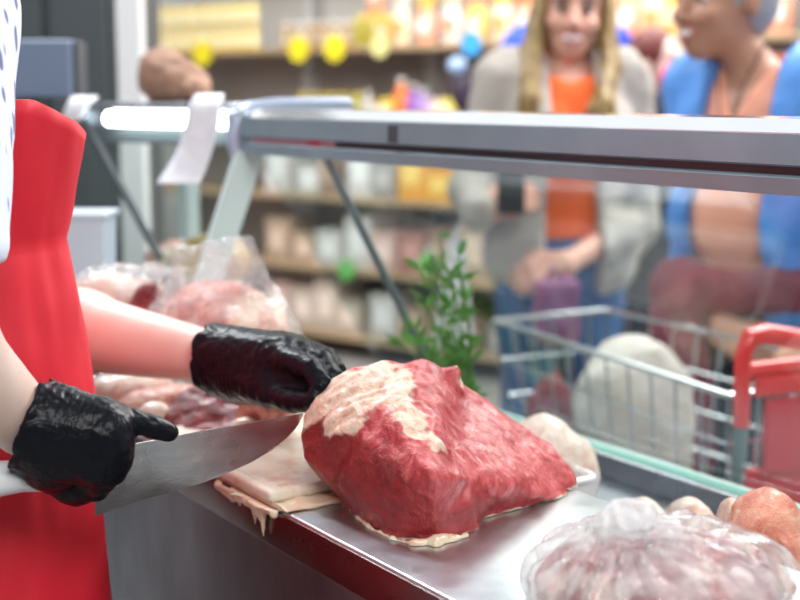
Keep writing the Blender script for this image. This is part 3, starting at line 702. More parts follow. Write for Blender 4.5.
# torn membrane along the foot of the cut
def strand(mb, pts, r):
    mb.tube(pts, r, 7)
mb_ = MB(); rr_ = random.Random(5)
ed = [onz(345, 500), onz(356, 515), onz(372, 528), onz(392, 539), onz(415, 545), onz(436, 545), onz(452, 542), onz(470, 536)]
blob('membrane_flap', [cap(onz(x, y)+UP*.001, onz(x2, y2)+UP*.001, r, r, .004) for x, y, x2, y2, r in
     ((345, 503, 358, 519, .002), (358, 519, 372, 530, .0022), (372, 530, 392, 540, .0018), (392, 540, 414, 545, .002), (414, 545, 434, 544, .0042), (434, 544, 452, 541, .0045), (452, 541, 466, 537, .003), (436, 545, 450, 535, .006))],
     .0011, M['skinfat'], None, lambda P, d: np.maximum(d+.0012*fbm(P, 160, 2, 3), .8903-P[:, 2]), None, 'torn pale membrane lying along the front foot of the beef cut', 'membrane')

# ------------------------------------------------------------------ cutting board and the skin sheet under it
bc = onz(270, 492, .907); bu, bv = bc@D, bc@N
def bxy(a, w, z): return W(bu+a, bv+w, z)
bt = .907
Rb = np.stack([D, N, UP], 1)
blob('cutting_board', [rbox(bxy(.15, .105, bt-.0065), (.15, .105, .0065), Rb, .005, .0)], .0022, M['board'], None,
     lambda P, d: np.maximum(d, -np.maximum(bt-.0022-P[:, 2]+.0*d, np.max(np.stack([np.abs((P-bxy(.15, .105, 0))@D)-.138, np.abs((P-bxy(.15, .105, 0))@N)-.093], 1), 1)))
     , None, 'white plastic cutting board smeared with blood, left end under the beef cut', 'cutting board')
drips = []
for x, y, dz, r in ((272, 505, .030, .0045), (268, 500, .022, .004), (276, 502, .016, .005), (262, 502, .010, .003)):
    p_ = onz(x, y, .888); p_ = p_-N*((p_@N)-.600); drips.append(cap(p_, p_-UP*dz, r, .0010, .006)); drips.append(cap(p_+UP*.003+N*.012, p_+UP*.003, r*1.1, r, .006))
for x, y, dz in ((250, 492, .020),):
    p_ = onz(x, y, .888); p_ = p_-N*((p_@N)-.601); drips.append(cap(p_, p_-UP*dz, .0012, .0006, .002))
fe = [onz(x, y, .886) for x, y in ((232, 482), (246, 490), (258, 498), (268, 505), (276, 507), (286, 512))]; fe = [p-N*((p@N)-.6005) for p in fe]
drips += [cap(fe[i], fe[i+1], .0028, .0032, .004) for i in range(5)]+[cap(fe[i]-UP*(.004+.003*(i%2)), fe[i+1]-UP*(.003+.005*((i+1)%2)), .0018, .0022, .004) for i in range(4)]+[cap(p, p+N*.008+UP*.006, .0035, .003, .004) for p in fe]
sheet = [rbox(bxy(.14, .085, .8925), (.165, .108, .0018), Rb, .0012, .004), rbox(bxy(.10, .055, .8930), (.115, .072, .0016), Rb, .001, .004)]
def sheetpost(P, d):
    e = .004*fbm(P*np.array([1, 1, .2]), 60, 2, 4); return smax(d+np.where(P[:, 2] > .8885, e*.5, 0), .0+(.8903-P[:, 2])*np.where((P@N) > .6035, 1, -9), 0)
blob('fat_skin_sheet', sheet+drips, .0016, M['skinfat'], None, sheetpost, None, 'pale fatty skin sheet hanging in drips over the worktop edge under the board', 'skin sheet')

# ------------------------------------------------------------------ dark beef and trimmings behind the knife
def hb(name, pts, mat, label, cat, seed, amp=.003, h=.0035, fat=-.2, cut=0, sk=.012, rid=0):
    cen = np.mean(np.array(pts), 0)
    def attrs(v):
        a = np.zeros((len(v), 3)); a[:, 0] = np.clip(fat+.9*fbm(v, 24, 2, seed), 0, 1); a[:, 1] = cut; return a
    return blob(name, [hull(pts, sk, .01)], h, mat, None, lambda P, d: np.maximum(d-amp*fbm(P, 40, 3, seed)-rid*ridged(P@np.array([[.9, .2, .3], [0, 1, 0], [-.3, 0, .9]]).T, 70, seed), .8905-P[:, 2]), attrs, label, cat, pad=amp*2+rid)
hb('beef_slab', [onz(158, 428), onz(230, 452), onz(290, 440), at(150, 416, 1.56), at(172, 400, 1.57), at(196, 384, 1.58), at(214, 382, 1.58), at(250, 396, 1.56), at(262, 402, 1.55), onz(300, 425), at(170, 395, 1.66), at(230, 392, 1.66), onz(240, 405), onz(180, 400)],
   M['beef_dark'], 'dark red grained beef slab behind the knife blade', 'meat', 3, .002, .003, -.25, 0, .006, .0022)
hb('fat_trim', [onz(214, 452), onz(252, 446), at(214, 428, 1.46), at(232, 412, 1.48), at(252, 410, 1.48), at(262, 425, 1.46), onz(262, 440)], M['skinfat'], 'flat pinkish fat flap at the front of the dark beef slab', 'meat', 5, .001, .003)
hb('meat_strip', [onz(236, 440), at(228, 402, 1.50), at(268, 398, 1.47), at(262, 388, 1.50), at(300, 405, 1.42), onz(296, 432), onz(270, 440)], M['pork'], 'pinkish meat strip between the gloved hand and the blade', 'meat', 6, .003, .003, .1)
tag(blob('fat_trim', [ell(at(150, 405, 1.62)-UP*.0, (.040, .03, .018)), ell(at(180, 399, 1.62), (.035, .03, .017)), ell(at(150, 405, 1.62)-UP*.012, (.045, .03, .02))], .004, M['pork'], None, lambda P, d: np.maximum(d-.002*fbm(P, 50, 2), .8905-P[:, 2]), lambda v: np.tile([.45, 0, 0], (len(v), 1)), pad=.004), 'rounded pinkish beige fat piece left of the dark beef slab', 'meat')
tag(blob('fat_trim', [ell(at(156, 411, 1.56), (.014, .012, .009)), ell(at(150, 412, 1.56)-UP*.008, (.018, .014, .012))], .003, M['fatwhite'], None, lambda P, d: np.maximum(d-.001*fbm(P, 80, 2), .8905-P[:, 2])), 'small white fat knob in front of the beige fat piece', 'fat')

# ------------------------------------------------------------------ bagged meat at the far left of the worktop
def bagmeat(name, prims, mat, label, seed, fat=.15, h=.005, amp=.006):
    def attrs(v):
        a = np.zeros((len(v), 3)); a[:, 0] = np.clip(fat+1.0*fbm(v, 16, 3, seed), 0, 1); a[:, 1] = 0; return a
    return blob(name, prims, h, mat, None, lambda P, d: np.maximum(d-amp*fbm(P, 24, 3, seed), .892-P[:, 2]), attrs, label, 'meat', pad=amp*2)
YB = 1.78
bagmeat('meat_chunk', [ell(at(205, 318, YB), (.062, .05, .040)), ell(at(240, 335, YB-.02), (.050, .05, .045)), ell(at(190, 350, YB), (.075, .055, .045)), ell(at(226, 302, YB), (.050, .035, .030), None, .03)], M['pork'], 'large marbled pink meat inside the tall clear bag', 21, .38)
bagmeat('meat_chunk', [ell(at(272, 322, YB-.02), (.022, .04, .024)), ell(at(262, 345, YB-.02), (.035, .04, .035))], M['fat'], 'pale fatty chunk at the right side of the tall clear bag', 25, .5)
bagmeat('meat_chunk', [ell(at(118, 296, 1.92), (.070, .05, .032)), ell(at(100, 320, 1.92), (.075, .05, .045))], M['fat'], 'orange-pink meat in the low bag nearest the red apron', 23, .35)
bagmeat('meat_chunk', [ell(at(148, 289, 1.86), (.018, .025, .014)), ell(at(150, 312, 1.87), (.035, .03, .03))], M['beef_dark'], 'dark purplish meat lump between the two clear bags', 24, -.2)
bagmeat('meat_chunk', [ell(at(130, 388, 1.66), (.050, .035, .020)), ell(at(125, 396, 1.66)-UP*.01, (.06, .035, .025))], M['pork'], 'greyish pink meat in clear film under the forearm', 27, .1)
def bagpost(seed, amp=.0045):
    def f(P, d):
        w = amp*(ridged(P@np.array([[.8, .1, .5], [0, 1, 0], [-.5, .1, .8]]).T, 20, seed)+.6*ridged(P, 43, seed+1))+.002*fbm(P, 90, 2, seed)
        return np.maximum(d-w, .8912-P[:, 2])
    return f
blob('plastic_bag', [ell(at(215, 322, YB), (.085, .062, .058)), ell(at(250, 340, YB-.02), (.064, .062, .056)), ell(at(190, 352, YB), (.090, .064, .055)),
     hull([at(176, 246, YB-.012), at(250, 240, YB-.012), at(176, 246, YB+.02), at(250, 240, YB+.02), at(258, 262, YB), at(168, 278, YB+.015), at(190, 320, YB+.03), at(282, 312, YB), at(190, 320, YB-.04), at(275, 320, YB-.04)], .01, .03)],
     .0038, M['bag'], None, bagpost(31), None, 'tall clear plastic bag of meat with its open neck standing up', 'plastic bag', pad=.008)
blob('plastic_bag', [ell(at(118, 296, 1.92), (.080, .058, .042)), ell(at(100, 322, 1.92), (.084, .058, .052)), ell(at(160, 292, 1.88), (.035, .03, .022), None, .03), ell(at(165, 276, 1.9), (.022, .02, .016), None, .03)],
     .004, M['bag'], None, bagpost(33), None, 'low clear plastic bag of meat nearest the red apron', 'plastic bag', pad=.008)
blob('plastic_bag', [ell(at(132, 388, 1.66), (.062, .042, .024)), ell(at(125, 398, 1.66)-UP*.012, (.07, .042, .030))], .004, M['bag'], None, bagpost(35), None, 'flat clear plastic bag lying under the bare forearm', 'plastic bag', pad=.008)

# ------------------------------------------------------------------ bag in the foreground, right
def uvof(px, v):
    r = ray(px, 300); t_ = v/(r[:2]@N[:2]); return (r[:2]*t_)@D[:2]
FU = uvof(652, .70); fc = W(FU, .70, .89); kn = at(625, 521, .955)
axis = kn*V3(1, 1, 0)+UP*.89
def pleat(amp):
    def f(P, d):
        q = P-axis; ang = np.arctan2(q[:, 1], q[:, 0]); r = np.hypot(q[:, 0], q[:, 1])
        a = amp*np.clip(r/.03, 0, 1)*np.clip(1.3-r/.11, .15, 1)
        w = a*(np.sin(ang*17+2*vn(P*20, 3))+.6*np.sin(ang*31+1))+.004*fbm(P, 30, 3, 4)
        return np.maximum(d-w, .8908-P[:, 2])
    return f
def mattr(v):
    a = np.zeros((len(v), 3)); a[:, 0] = np.clip(.12+1.1*fbm(v, 30, 2, 44), 0, 1); return a
blob('bagged_meat_pieces', [ell(fc+UP*.030, (.078, .070, .036)), ell(fc+N*.045+UP*.025-D*.01, (.07, .05, .034)), ell(fc-D*.03+UP*.03, (.07, .06, .034))], .0035, M['minced'], None,
     lambda P, d: np.maximum(d-.006*fbm(P, 34, 3, 5)-.003*ridged(P, 60, 6), .892-P[:, 2]), mattr, 'pinkish red meat pieces inside the knotted foreground bag', 'meat', pad=.008)
fb = empty('plastic_bag', fc, 'knotted clear plastic bag of meat in the right foreground', 'plastic bag')
blob('film', [ell(fc+UP*.034, (.090, .080, .046)), ell(fc+N*.045+UP*.028-D*.01, (.085, .06, .044)), ell(fc-D*.035+UP*.030, (.075, .07, .044)), cap(kn-UP*.050, kn-UP*.010, .036, .007, .022)], .003, M['bag2'], fb, pleat(.0042), pad=.008)
blob('knot', [ell(kn, (.0165, .0155, .0150), None, .006), cap(kn+V3(-.012, 0, -.004), kn+V3(.012, -.004, .006), .010, .010, .005)], .0018, M['bagwhite'], fb, lambda P, d: d-.0025*ridged(P, 110, 3)-.001*fbm(P, 200, 2), pad=.003)
kt = [(.008, .006, -.006, .034, .018, -.014)]
for a in kt: blob('bag_tail', [cap(kn+V3(*a[:3]), kn+V3(*a[3:]), .006, .010, .006), cap(kn+V3(*a[3:]), kn+V3(*a[3:])*1+V3(a[3]*.5, a[4]*.5, -.012), .010, .004, .006)], .002, M['bagwhite'], fb, lambda P, d: d-.003*ridged(P, 70, 8), pad=.004)

# ------------------------------------------------------------------ deck contents
def tray(px, v0, v1, wu, label, z=.795):
    uc = uvof(603, v1)+wu/2; t = empty('tray', W(uc, (v0+v1)/2, .78), label, 'tray')
    m_ = MB().ubox(uc-wu/2+.012, uc+wu/2-.012, v0+.012, v1-.012, .7805, .786, .002); m_.build('base', M['enamel'], t)
    zr = .852
    ring = [W(uc-wu/2, v0, zr), W(uc-wu/2, v1, zr), W(uc+wu/2, v1, zr), W(uc+wu/2, v0, zr)]
    pts = []
    for i in range(4):
        a, b_, c_ = ring[i-1], ring[i], ring[(i+1) % 4]; r = .018
        d1 = (a-b_)/np.linalg.norm(a-b_); d2 = (c_-b_)/np.linalg.norm(c_-b_)
        for k in range(5):
            s = k/4; pts.append((b_+d1*r)*(1-s)**2+2*b_*s*(1-s)+(b_+d2*r)*s**2)
    pts.append(pts[0]); m_ = MB(); m_.tube(pts, .0042, 8, False); m_.build('rim', M['enamel'], t, True)
    for a, b_ in ((0, 1), (1, 2), (2, 3), (3, 0)):
        p1, p2 = ring[a], ring[b_]; low = lambda p: W(uc+(p@D-uc)*.9, (v0+v1)/2+(p@N-(v0+v1)/2)*.88, .784)
        MB().prism([p1, p2, low(p2), low(p1)], (0, 0, .0025)).build('side', M['enamel'], t)
    return t
tray(None, .915, 1.03, .24, 'white enamel tray whose rounded rim shows right of the beef cut')
def deckmeat(px, v, py0, py1, wpx, mat, label, seed, fat, amp=.004, zb=.786, rn=.06):
    u = uvof(px, v); c0 = W(u, v, 0); Yc = c0[1]; zt = at(px, py0, Yc)[2]; zb = max(zb, .786); c = W(u, v, (zt+zb)/2-.01); hx = wpx/2/F*Yc
    def attrs(v_):
        a = np.zeros((len(v_), 3)); a[:, 0] = np.clip(fat+.9*fbm(v_, 20, 3, seed), 0, 1); return a
    R = np.stack([D, N, UP], 1)
    return (c, hx, zt, attrs)
c, hx, zt, at_ = deckmeat(545, 1.02, 424, 470, 62, None, '', 3, .6)
blob('pork_piece', [ell(c+UP*.02, (.045, .05, .056)), ell(c+V3(.03, .01, -.0), (.04, .05, .05)), ell(c+V3(-.03, 0, .0), (.03, .05, .052))], .004, M['fat'], None, lambda P, d: np.maximum(d-.003*fbm(P, 34, 3, 9), .7805-P[:, 2]), lambda v: np.stack([np.clip(.75+.5*fbm(v, 20, 2, 3)-np.clip(-(v[:, 0]-c[0]-.0)*12, 0, .9), 0, 1), 0*v[:, 0], 0*v[:, 0]], 1), 'pale fatty meat piece behind the tail of the beef cut', 'meat', pad=.006)
for k, (px, v, yt, w, mt, lb, fa) in enumerate(((776, .985, 489, 80, 'chicken', 'orange-pink shiny meat joint at the right edge beyond the foreground bag', -.05),
                                      (742, 1.00, 500, 34, 'fat', 'cut joint end with pale bone left of the orange-pink joint', .55),
                                      (700, 1.03, 499, 50, 'fat', 'whitish fat piece on the case floor behind the knotted bag', .8),
                                      (655, 1.03, 501, 50, 'fat', 'white fatty piece on the case floor left of the other fat piece', .9))):
    u = uvof(px, v); c0 = W(u, v, .8); Yc = c0[1]; zt = at(px, yt, Yc)[2]; hx = w/2/F*Yc; cc = W(u, v, (zt+.79)/2)
    blob('meat_joint' if k < 2 else 'fat_piece', [ell(cc, (hx, .055, (zt-.79)/2)), ell(cc-UP*.03+V3(hx*.2, 0, 0), (hx*1.05, .06, (zt-.79)/2))], .004, M[mt], None,
         (lambda s: lambda P, d: np.maximum(d-.004*fbm(P, 30, 3, s), .7805-P[:, 2]))(50+k), (lambda s, q: lambda v_: np.stack([np.clip(q+.7*fbm(v_, 22, 3, s), 0, 1), 0*v_[:, 0], 0*v_[:, 0]], 1))(60+k, fa), lb, 'meat', pad=.008)
tag(MB().ubox(uvof(785, .84)-.09, uvof(785, .84)+.02, .80, .86, .8905, .897, .002).build('white_tray_lid', M['white']), 'flat white plastic piece on the worktop at the lower right edge', 'tray')
# decorative greenery standing in the case
pc = W(uvof(470, 1.14), 1.13, .78)
pl = empty('plastic_greenery', pc, 'decorative green foliage standing inside the case against the glass', 'foliage')
MB().lathe(pc, [(.035, 0), (.04, .03), (.036, .035)], 16).build('base', M['stem'], pl, True)
rl = random.Random(12); st_ = MB(); lf = MB()
for k in range(17):
    a = rl.uniform(0, 6.28); sp = rl.uniform(.01, .085); h_ = rl.uniform(.12, .30)
    p_ = [pc+UP*.02+D*(math.cos(a)*sp*t*(1 if t < 1 else 1))*1.2+N*(math.sin(a)*sp*t*.35-.06*t*t)+UP*h_*t for t in (0, .25, .5, .75, 1)]
    st_.tube(p_, .0014, 6)
    for i in range(1, 5):
        for s in (-1, 1, 0.3):
            q0 = p_[i]; dirv = V3(rl.uniform(-1, 1), rl.uniform(-.5, .5), rl.uniform(.1, .9)); dirv /= np.linalg.norm(dirv); L_ = rl.uniform(.018, .036)
            sd = np.cross(dirv, V3(0, 1, .3)); sd /= np.linalg.norm(sd)+1e-9
            up_ = np.cross(sd, dirv)
            lf.add([q0, q0+dirv*L_*.4+sd*L_*.15, q0+dirv*L_, q0+dirv*L_*.4-sd*L_*.15, q0+dirv*L_*.45+up_*.003], [(0, 1, 4), (1, 2, 4), (2, 3, 4), (3, 0, 4), (3, 2, 1, 0)])
st_.build('stems', M['stem'], pl); lo_ = lf.build('leaves', M['green'], pl); 
# ================================================================== PEOPLE
def head_prims(c, R, s=1.0):
    L = lambda x, y, z: c+R@(V3(x, y, z)*s)
    E = lambda x, y, z, a, b_, d, k=.015: ell(L(x, y, z), V3(a, b_, d)*s, R, k*s)
    return [E(0, .012, .030, .073, .092, .088), E(0, -.020, -.035, .058, .066, .070, .02), E(0, -.052, -.085, .026, .028, .024, .025),
            cap(L(0, -.083, .010), L(0, -.104, -.030), .009*s, .0135*s, .010*s), E(.013, -.090, -.034, .009, .010, .008, .006), E(-.013, -.090, -.034, .009, .010, .008, .006),
            E(.036, -.062, -.028, .022, .02, .02, .015), E(-.036, -.062, -.028, .022, .02, .02, .015),
            E(0, -.070, .034, .05, .018, .013, .02), E(0, -.080, -.058, .022, .012, .013, .012),
            E(.074, .012, -.004, .010, .017, .030, .006), E(-.074, .012, -.004, .010, .017, .030, .006)]
def sockets(c, R, s=1.0):
    es = [c+R@(V3(x, -.085, .004)*s) for x in (-.031, .031)]
    mo = [c+R@(V3(x, y, z)*s) for x, y, z in ((-.024, -.078, -.054), (0, -.094, -.062), (.024, -.078, -.054))]
    def f(P, d):
        for e in es: d = smax(d, -(np.linalg.norm(P-e, axis=1)-.013*s), .010*s)
        return smax(d, -(seg_dist(P, mo)-.006*s), .004*s)
    return f
def face_features(par, c, R, s=1.0, brow='hair_dark', smile=True):
    L = lambda x, y, z: c+R@(V3(x, y, z)*s)
    for x in (-.031, .031):
        blob('eye', [ell(L(x, -.070, .004), V3(.0125, .0125, .0085)*s, R, 0)], .003, M['eye'], par)
        blob('iris', [ell(L(x, -.0805, .003), V3(.0078, .004, .0072)*s, R, 0)], .002, M['iris'], par)
        m_ = MB(); m_.tube([L(x*1.0-.016, -.080, .020), L(x, -.088, .027), L(x+.016, -.080, .020)], [.002*s, .0038*s, .002*s], 8); m_.build('eyebrow', M[brow], par, True)
        m_ = MB(); m_.tube([L(x-.014, -.078, .008), L(x, -.086, .013), L(x+.014, -.078, .008)], [.0015*s, .0026*s, .0015*s], 8); m_.build('eyelashes', M['hair_dark'], par, True)
    m_ = MB(); m_.tube([L(-.026, -.077, -.052), L(-.013, -.090, -.051), L(0, -.094, -.053), L(.013, -.090, -.051), L(.026, -.077, -.052)], [.002*s, .004*s, .004*s, .004*s, .002*s], 8); m_.build('upper_lip', M['lips'], par, True)
    m_ = MB(); m_.tube([L(-.026, -.077, -.053), L(-.013, -.087, -.066), L(0, -.091, -.071), L(.013, -.087, -.066), L(.026, -.077, -.053)], [.002*s, .0045*s, .005*s, .0045*s, .002*s], 8); m_.build('lower_lip', M['lips'], par, True)
    if smile:
        blob('teeth', [ell(L(0, -.0885, -.0595), V3(.021, .0065, .0075)*s, R, 0)], .002, M['teeth'], par)
def hand_prims(w, d, nrm, side=1, s=1.0, curl=.5):
    """w wrist, d towards the fingertips, nrm out of the back of the hand"""
    d = d/np.linalg.norm(d); nrm = nrm-d*(nrm@d); nrm /= np.linalg.norm(nrm); x = np.cross(d, nrm)*side; out = []
    for i, (o, L_) in enumerate(((-.030, .036), (-.010, .042), (.010, .039), (.028, .031))):
        k0 = w+d*.085*s+x*o*s; out.append(cap(w+x*o*.5*s, k0, .020*s, .014*s, .014*s))
        p = k0; a = .25+curl*.3
        for j in range(3):
            q = p+(d*math.cos(a)-nrm*math.sin(a))*L_*s*(1-.22*j); out.append(cap(p, q, (.0098-.0008*j)*s, (.0092-.001*j)*s, .003)); p = q; a += .15+curl*1.0
    t0 = w+d*.02*s-x*.022*s; t1 = w+d*.055*s-x*.052*s-nrm*.012*s; t2 = w+d*.088*s-x*.056*s-nrm*.028*s
    return out+[cap(t0, t1, .015*s, .012*s, .012), cap(t1, t2, .0115*s, .009*s, .004)]
def person(px_label, base, yaw, H, skin, top, top2, trousers, hairmat, arms, head_yaw=None, bust=False, h=.009, neck_lean=(0, 0), belly=0.0, open_w=.07, hair='short', hands=None, crop=None, smile=True, sleeve2=True, tilt=0, open_c=0, hs=1.0, hz=0.0, neckz=1.372):
    s = H/1.65; Rb_ = rotz(yaw); base = np.array([base[0], base[1], 0.])
    L = lambda x, y, z: base+Rb_@(V3(x, y, z)*s)
    E = lambda x, y, z, a, b_, c_, k=.03: ell(L(x, y, z), V3(a, b_, c_)*s, Rb_, k*s)
    C = lambda p, q, r0, r1, k=.02: cap(p, q, r0*s, r1*s, k*s)
    t = empty('person', base, px_label, 'person')
    hc = L(neck_lean[0], neck_lean[1], 1.530+hz); Rh = rotz(yaw if head_yaw is None else head_yaw)
    if tilt: ca, sa = math.cos(tilt), math.sin(tilt); Rh = Rh@np.array([[ca, 0, sa], [0, 1, 0], [-sa, 0, ca]])
    torso = lambda e=0: [E(0, 0, .92, .155+e, .105+e, .12+e), E(0, -.02*belly*3, 1.06, .125+e+belly*.35, .095+e+belly, .14+e), E(0, 0, 1.24, .150+e, .102+e, .16+e), C(L(-.135, .005, 1.345), L(.135, .005, 1.345), .050+e, .050+e)]
    if bust: 
        tb = torso; torso = lambda e=0: tb(e)+[E(-.06, -.085, 1.22, .055+e, .045+e, .055+e), E(.06, -.085, 1.22, .055+e, .045+e, .055+e)]
    legs = lambda e=0: [q for sx in (-1, 1) for q in (C(L(sx*.08, 0, .88), L(sx*.085, -.012, .48), .088+e, .056+e), C(L(sx*.085, -.012, .48), L(sx*.09, .02, .09), .056+e, .040+e))]
    arm_pts = []
    for i, sx in enumerate((-1, 1)):
        sh_ = L(sx*.165, .005, 1.335); el_, wr_ = [np.array(q, float) for q in arms[i]]; arm_pts.append((sh_, el_, wr_))
    armp = lambda e=0, upto=1.0: [q for (a, b_, c_) in arm_pts for q in (C(a, b_, .046+e, .038+e), C(b_, b_+(c_-b_)*upto, .037+e, (.027+e)))]
    hp = []
    for i, (a, b_, c_) in enumerate(arm_pts):
        dv, nv = (hands[i] if hands and hands[i] else (c_-b_, Rb_@V3((-1, 1)[i], -.3, .4))); hp += hand_prims(c_, np.array(dv, float), np.array(nv, float), (1, -1)[i], s, .6)
    body = torso()+legs()+armp()+hp+[C(L(0, .01, 1.36), hc+Rb_@V3(0, .015, -.06), .052, .050)]+[C(L(sx*.09, .02, .07), L(sx*.095, -.10, .035), .036, .032) for sx in (-1, 1)]+head_prims(hc, Rh, s*hs)
    v, f = sdf(body, h*.75, sockets(hc, Rh, s*hs)); b_ = mk('body', v, f, M[skin], t)
    face_features(t, hc, Rh, s*hs, 'hair_grey' if hairmat == 'hair_grey' else 'hair_dark', smile)
    # clothes
    loc = lambda P: ((P-base)@Rb_)/s
    if trousers:
        blob('trousers', legs(.012)+[E(0, 0, .90, .168, .118, .10)], h, M[trousers], t, lambda P, d: np.maximum(smax(d+.003*fbm(P, 18, 3), loc(P)[:, 2]*s-(.95*s), .005), .08-P[:, 2]))
        blob('shoe', [C(L(-.09, .03, .045), L(-.095, -.12, .035), .046, .040)], h, M['shoe'], t, lambda P, d: np.maximum(d, .003-P[:, 2])); blob('shoe', [C(L(.09, .03, .045), L(.095, -.12, .035), .046, .040)], h, M['shoe'], t, lambda P, d: np.maximum(d, .003-P[:, 2]))
    def necktrim(P, d, deep=.0):
        q = loc(P); return smax(d, -(np.sqrt((q[:, 0])**2+((q[:, 1]+.045))**2)-.062-0*q[:, 0])*1.0 if deep == 0 else -(np.hypot(q[:, 0]*(1+0), (q[:, 1]+.06))-.07), .004) if False else d
    if top:
        zb = crop if crop else .90
        def tp(P, d):
            q = loc(P); d = d-.003*fbm(P, 16, 3, 2)
            d = smax(d, (zb-q[:, 2])*s, .006)
            vneck = (q[:, 2]-1.40+.9*np.abs(q[:, 0])*-1+(.0))           # neckline
            vn_ = np.where(q[:, 1] < .02, q[:, 2]-(1.275+1.9*np.abs(q[:, 0])) if top2 == 'v' or top == 'peach' else q[:, 2]-(neckz+.4*np.abs(q[:, 0])), q[:, 2]-1.42)
            return smax(d, vn_*s*.6, .004)
        up = armp(.012, .02) if not sleeve2 else armp(.012, .02)
        blob('shirt', torso(.012)+up+[C(L(0, .012, 1.35), L(0, .012, 1.42), .062, .060)], h, M[top], t, tp)
    if top2 and top2 != 'v':
        def jk(P, d):
            q = loc(P); w = open_w*np.clip(1.0-(q[:, 2]-1.0)*.3, .4, 1.3)
            d = d-.006*fbm(P, 12, 3, 5)-.004*ridged(P, 16, 6)
            wedge = np.maximum(np.abs(q[:, 0]-open_c)-w, q[:, 1]-.0)*s
            d = smax(d, -wedge, .012)
            d = smax(d, (.80-q[:, 2])*s, .006)
            return smax(d, (np.where(np.hypot(q[:, 0], q[:, 1]-.01) < .070, q[:, 2]-1.36, -1))*s, .01)
        skirt = [E(0, 0, .90, .20, .145, .16)]
        jo = blob('jacket', torso(.040)+armp(.024, .93)+skirt+[C(L(-.06, .050, 1.415), L(.06, .050, 1.415), .030, .030), C(L(.055, .05, 1.41), L(.098, -.01, 1.395), .030, .026), C(L(-.055, .05, 1.41), L(-.098, -.01, 1.395), .030, .026), C(L(-.06, .045, 1.40), L(-.085, -.06, 1.35), .028, .02), C(L(.06, .045, 1.40), L(.085, -.06, 1.35), .028, .02)], h, M[top2], t, jk, pad=.012)
    # hair
    s = s*hs
    Lh = lambda x, y, z: hc+Rh@(V3(x, y, z)*s)
    Eh = lambda x, y, z, a, b2, c_, k=.02: ell(Lh(x, y, z), V3(a, b2, c_)*s, Rh, k*s)
    lh = lambda P: ((P-hc)@Rh)/s
    def cutface(P, d):
        q = lh(P); d = d-.003*fbm(P*np.array([1, 1, .3]), 60, 3, 4)
        if hair == 'long': fr = np.maximum(q[:, 1]+.030, np.maximum(np.abs(q[:, 0]-.004)-(.066-np.clip(q[:, 2]-.02, 0, 1)*.42), q[:, 2]-.100))
        else: fr = np.maximum(q[:, 1]+.045-np.clip(-q[:, 2]-.0, 0, .05)*1.6, q[:, 2]-.075)
        return smax(d, -fr*s, .006)
    if hair == 'long':
        hp_ = [Eh(0, .018, .038, .088, .104, .096)]
        for sx in (-1, 1):
            hp_ += [cap(Lh(sx*.070, -.015, .02), Lh(sx*.082, -.050, -.12), .026*s, .034*s, .02), cap(Lh(sx*.082, -.050, -.12), Lh(sx*.060, -.125, -.21), .034*s, .044*s, .02), cap(Lh(sx*.060, -.125, -.21), Lh(sx*.056, -.150, -.33), .046*s, .032*s, .02)]
        hp_ += [cap(Lh(0, .07, 0), Lh(0, .08, -.22), .07*s, .06*s, .03)]
    else: hp_ = [Eh(0, .024, .036, .082, .096, .092), Eh(0, .055, -.010, .066, .058, .065)]
    blob('hair', hp_, .006, M[hairmat], t, cutface, pad=.004)
    s = s/hs; return t, L, hc, Rh, s
# --- the blonde woman facing the counter
wb = at(560, 300, 3.45)
w_, Lw, wh, wR, ws = person('smiling woman with long blonde hair in an open beige coat and orange crop top', (wb[0], wb[1]), .10, 1.625, 'skin', 'orange', 'coat_beige', 'jeans', 'hair_blonde',
    [(at(474, 190, 3.42), at(482, 212, 3.24)), (at(636, 222, 3.46), at(566, 264, 3.22))], head_yaw=-.06, bust=True, open_w=.066, hair='long', crop=.945, hs=1.12, hz=-.012, neckz=1.340, neck_lean=(.018, 0), tilt=.08,
    hands=[((.9, -.25, .35), (-.2, -.9, .3)), ((-.9, -.1, -.25), (.1, -.8, .5))])
ph = at(511, 191, 3.17)
MB().hexa([ph+V3(a, b_*.3+c_*.004, d) for c_, d0 in ((0, 0),) for d in (-.055, .055) for a, b_ in ((-.033, -.014), (.033, -.014), (.033, .014), (-.033, .014))], .003).build('mobile_phone', M['black'], label='black mobile phone in the hand of the blonde woman', cat='phone')
bg = at(455, 232, 3.36)
t = empty('carrier_bag', bg-UP*.40, 'white plastic carrier bag hanging beside the blonde woman', 'bag')
blob('bag_body', [hull([at(450, 238, 3.34), at(462, 238, 3.34), at(434, 345, 3.30), at(474, 345, 3.30), at(430, 345, 3.42), at(474, 345, 3.45), at(448, 238, 3.38), at(466, 250, 3.4)], .02, .02)], .006, M['bagwhite'], t, lambda P, d: d-.008*ridged(P*np.array([1, 1, .3]), 22, 5), pad=.01)
MB().tube([at(452, 242, 3.35), at(462, 222, 3.30), at(478, 212, 3.24)], .007, 8).build('bag_handle', M['bagwhite'], t, True)
t = empty('purse', at(556, 345, 3.20), 'purple patterned pouch hanging from the hand of the woman in the coat', 'purse')
pc_ = at(556, 312, 3.18)
blob('pouch', [rbox(pc_, (.052, .028, .080), rotz(.2), .02, 0), ell(pc_-UP*.03, (.055, .036, .05))], .006, M['purple'], t, disp(.004, 24, 3))
MB().tube([pc_+V3(-.03, 0, .07), at(552, 268, 3.17), pc_+V3(.03, 0, .07)], .006, 8).build('purse_handle', M['purple'], t, True)
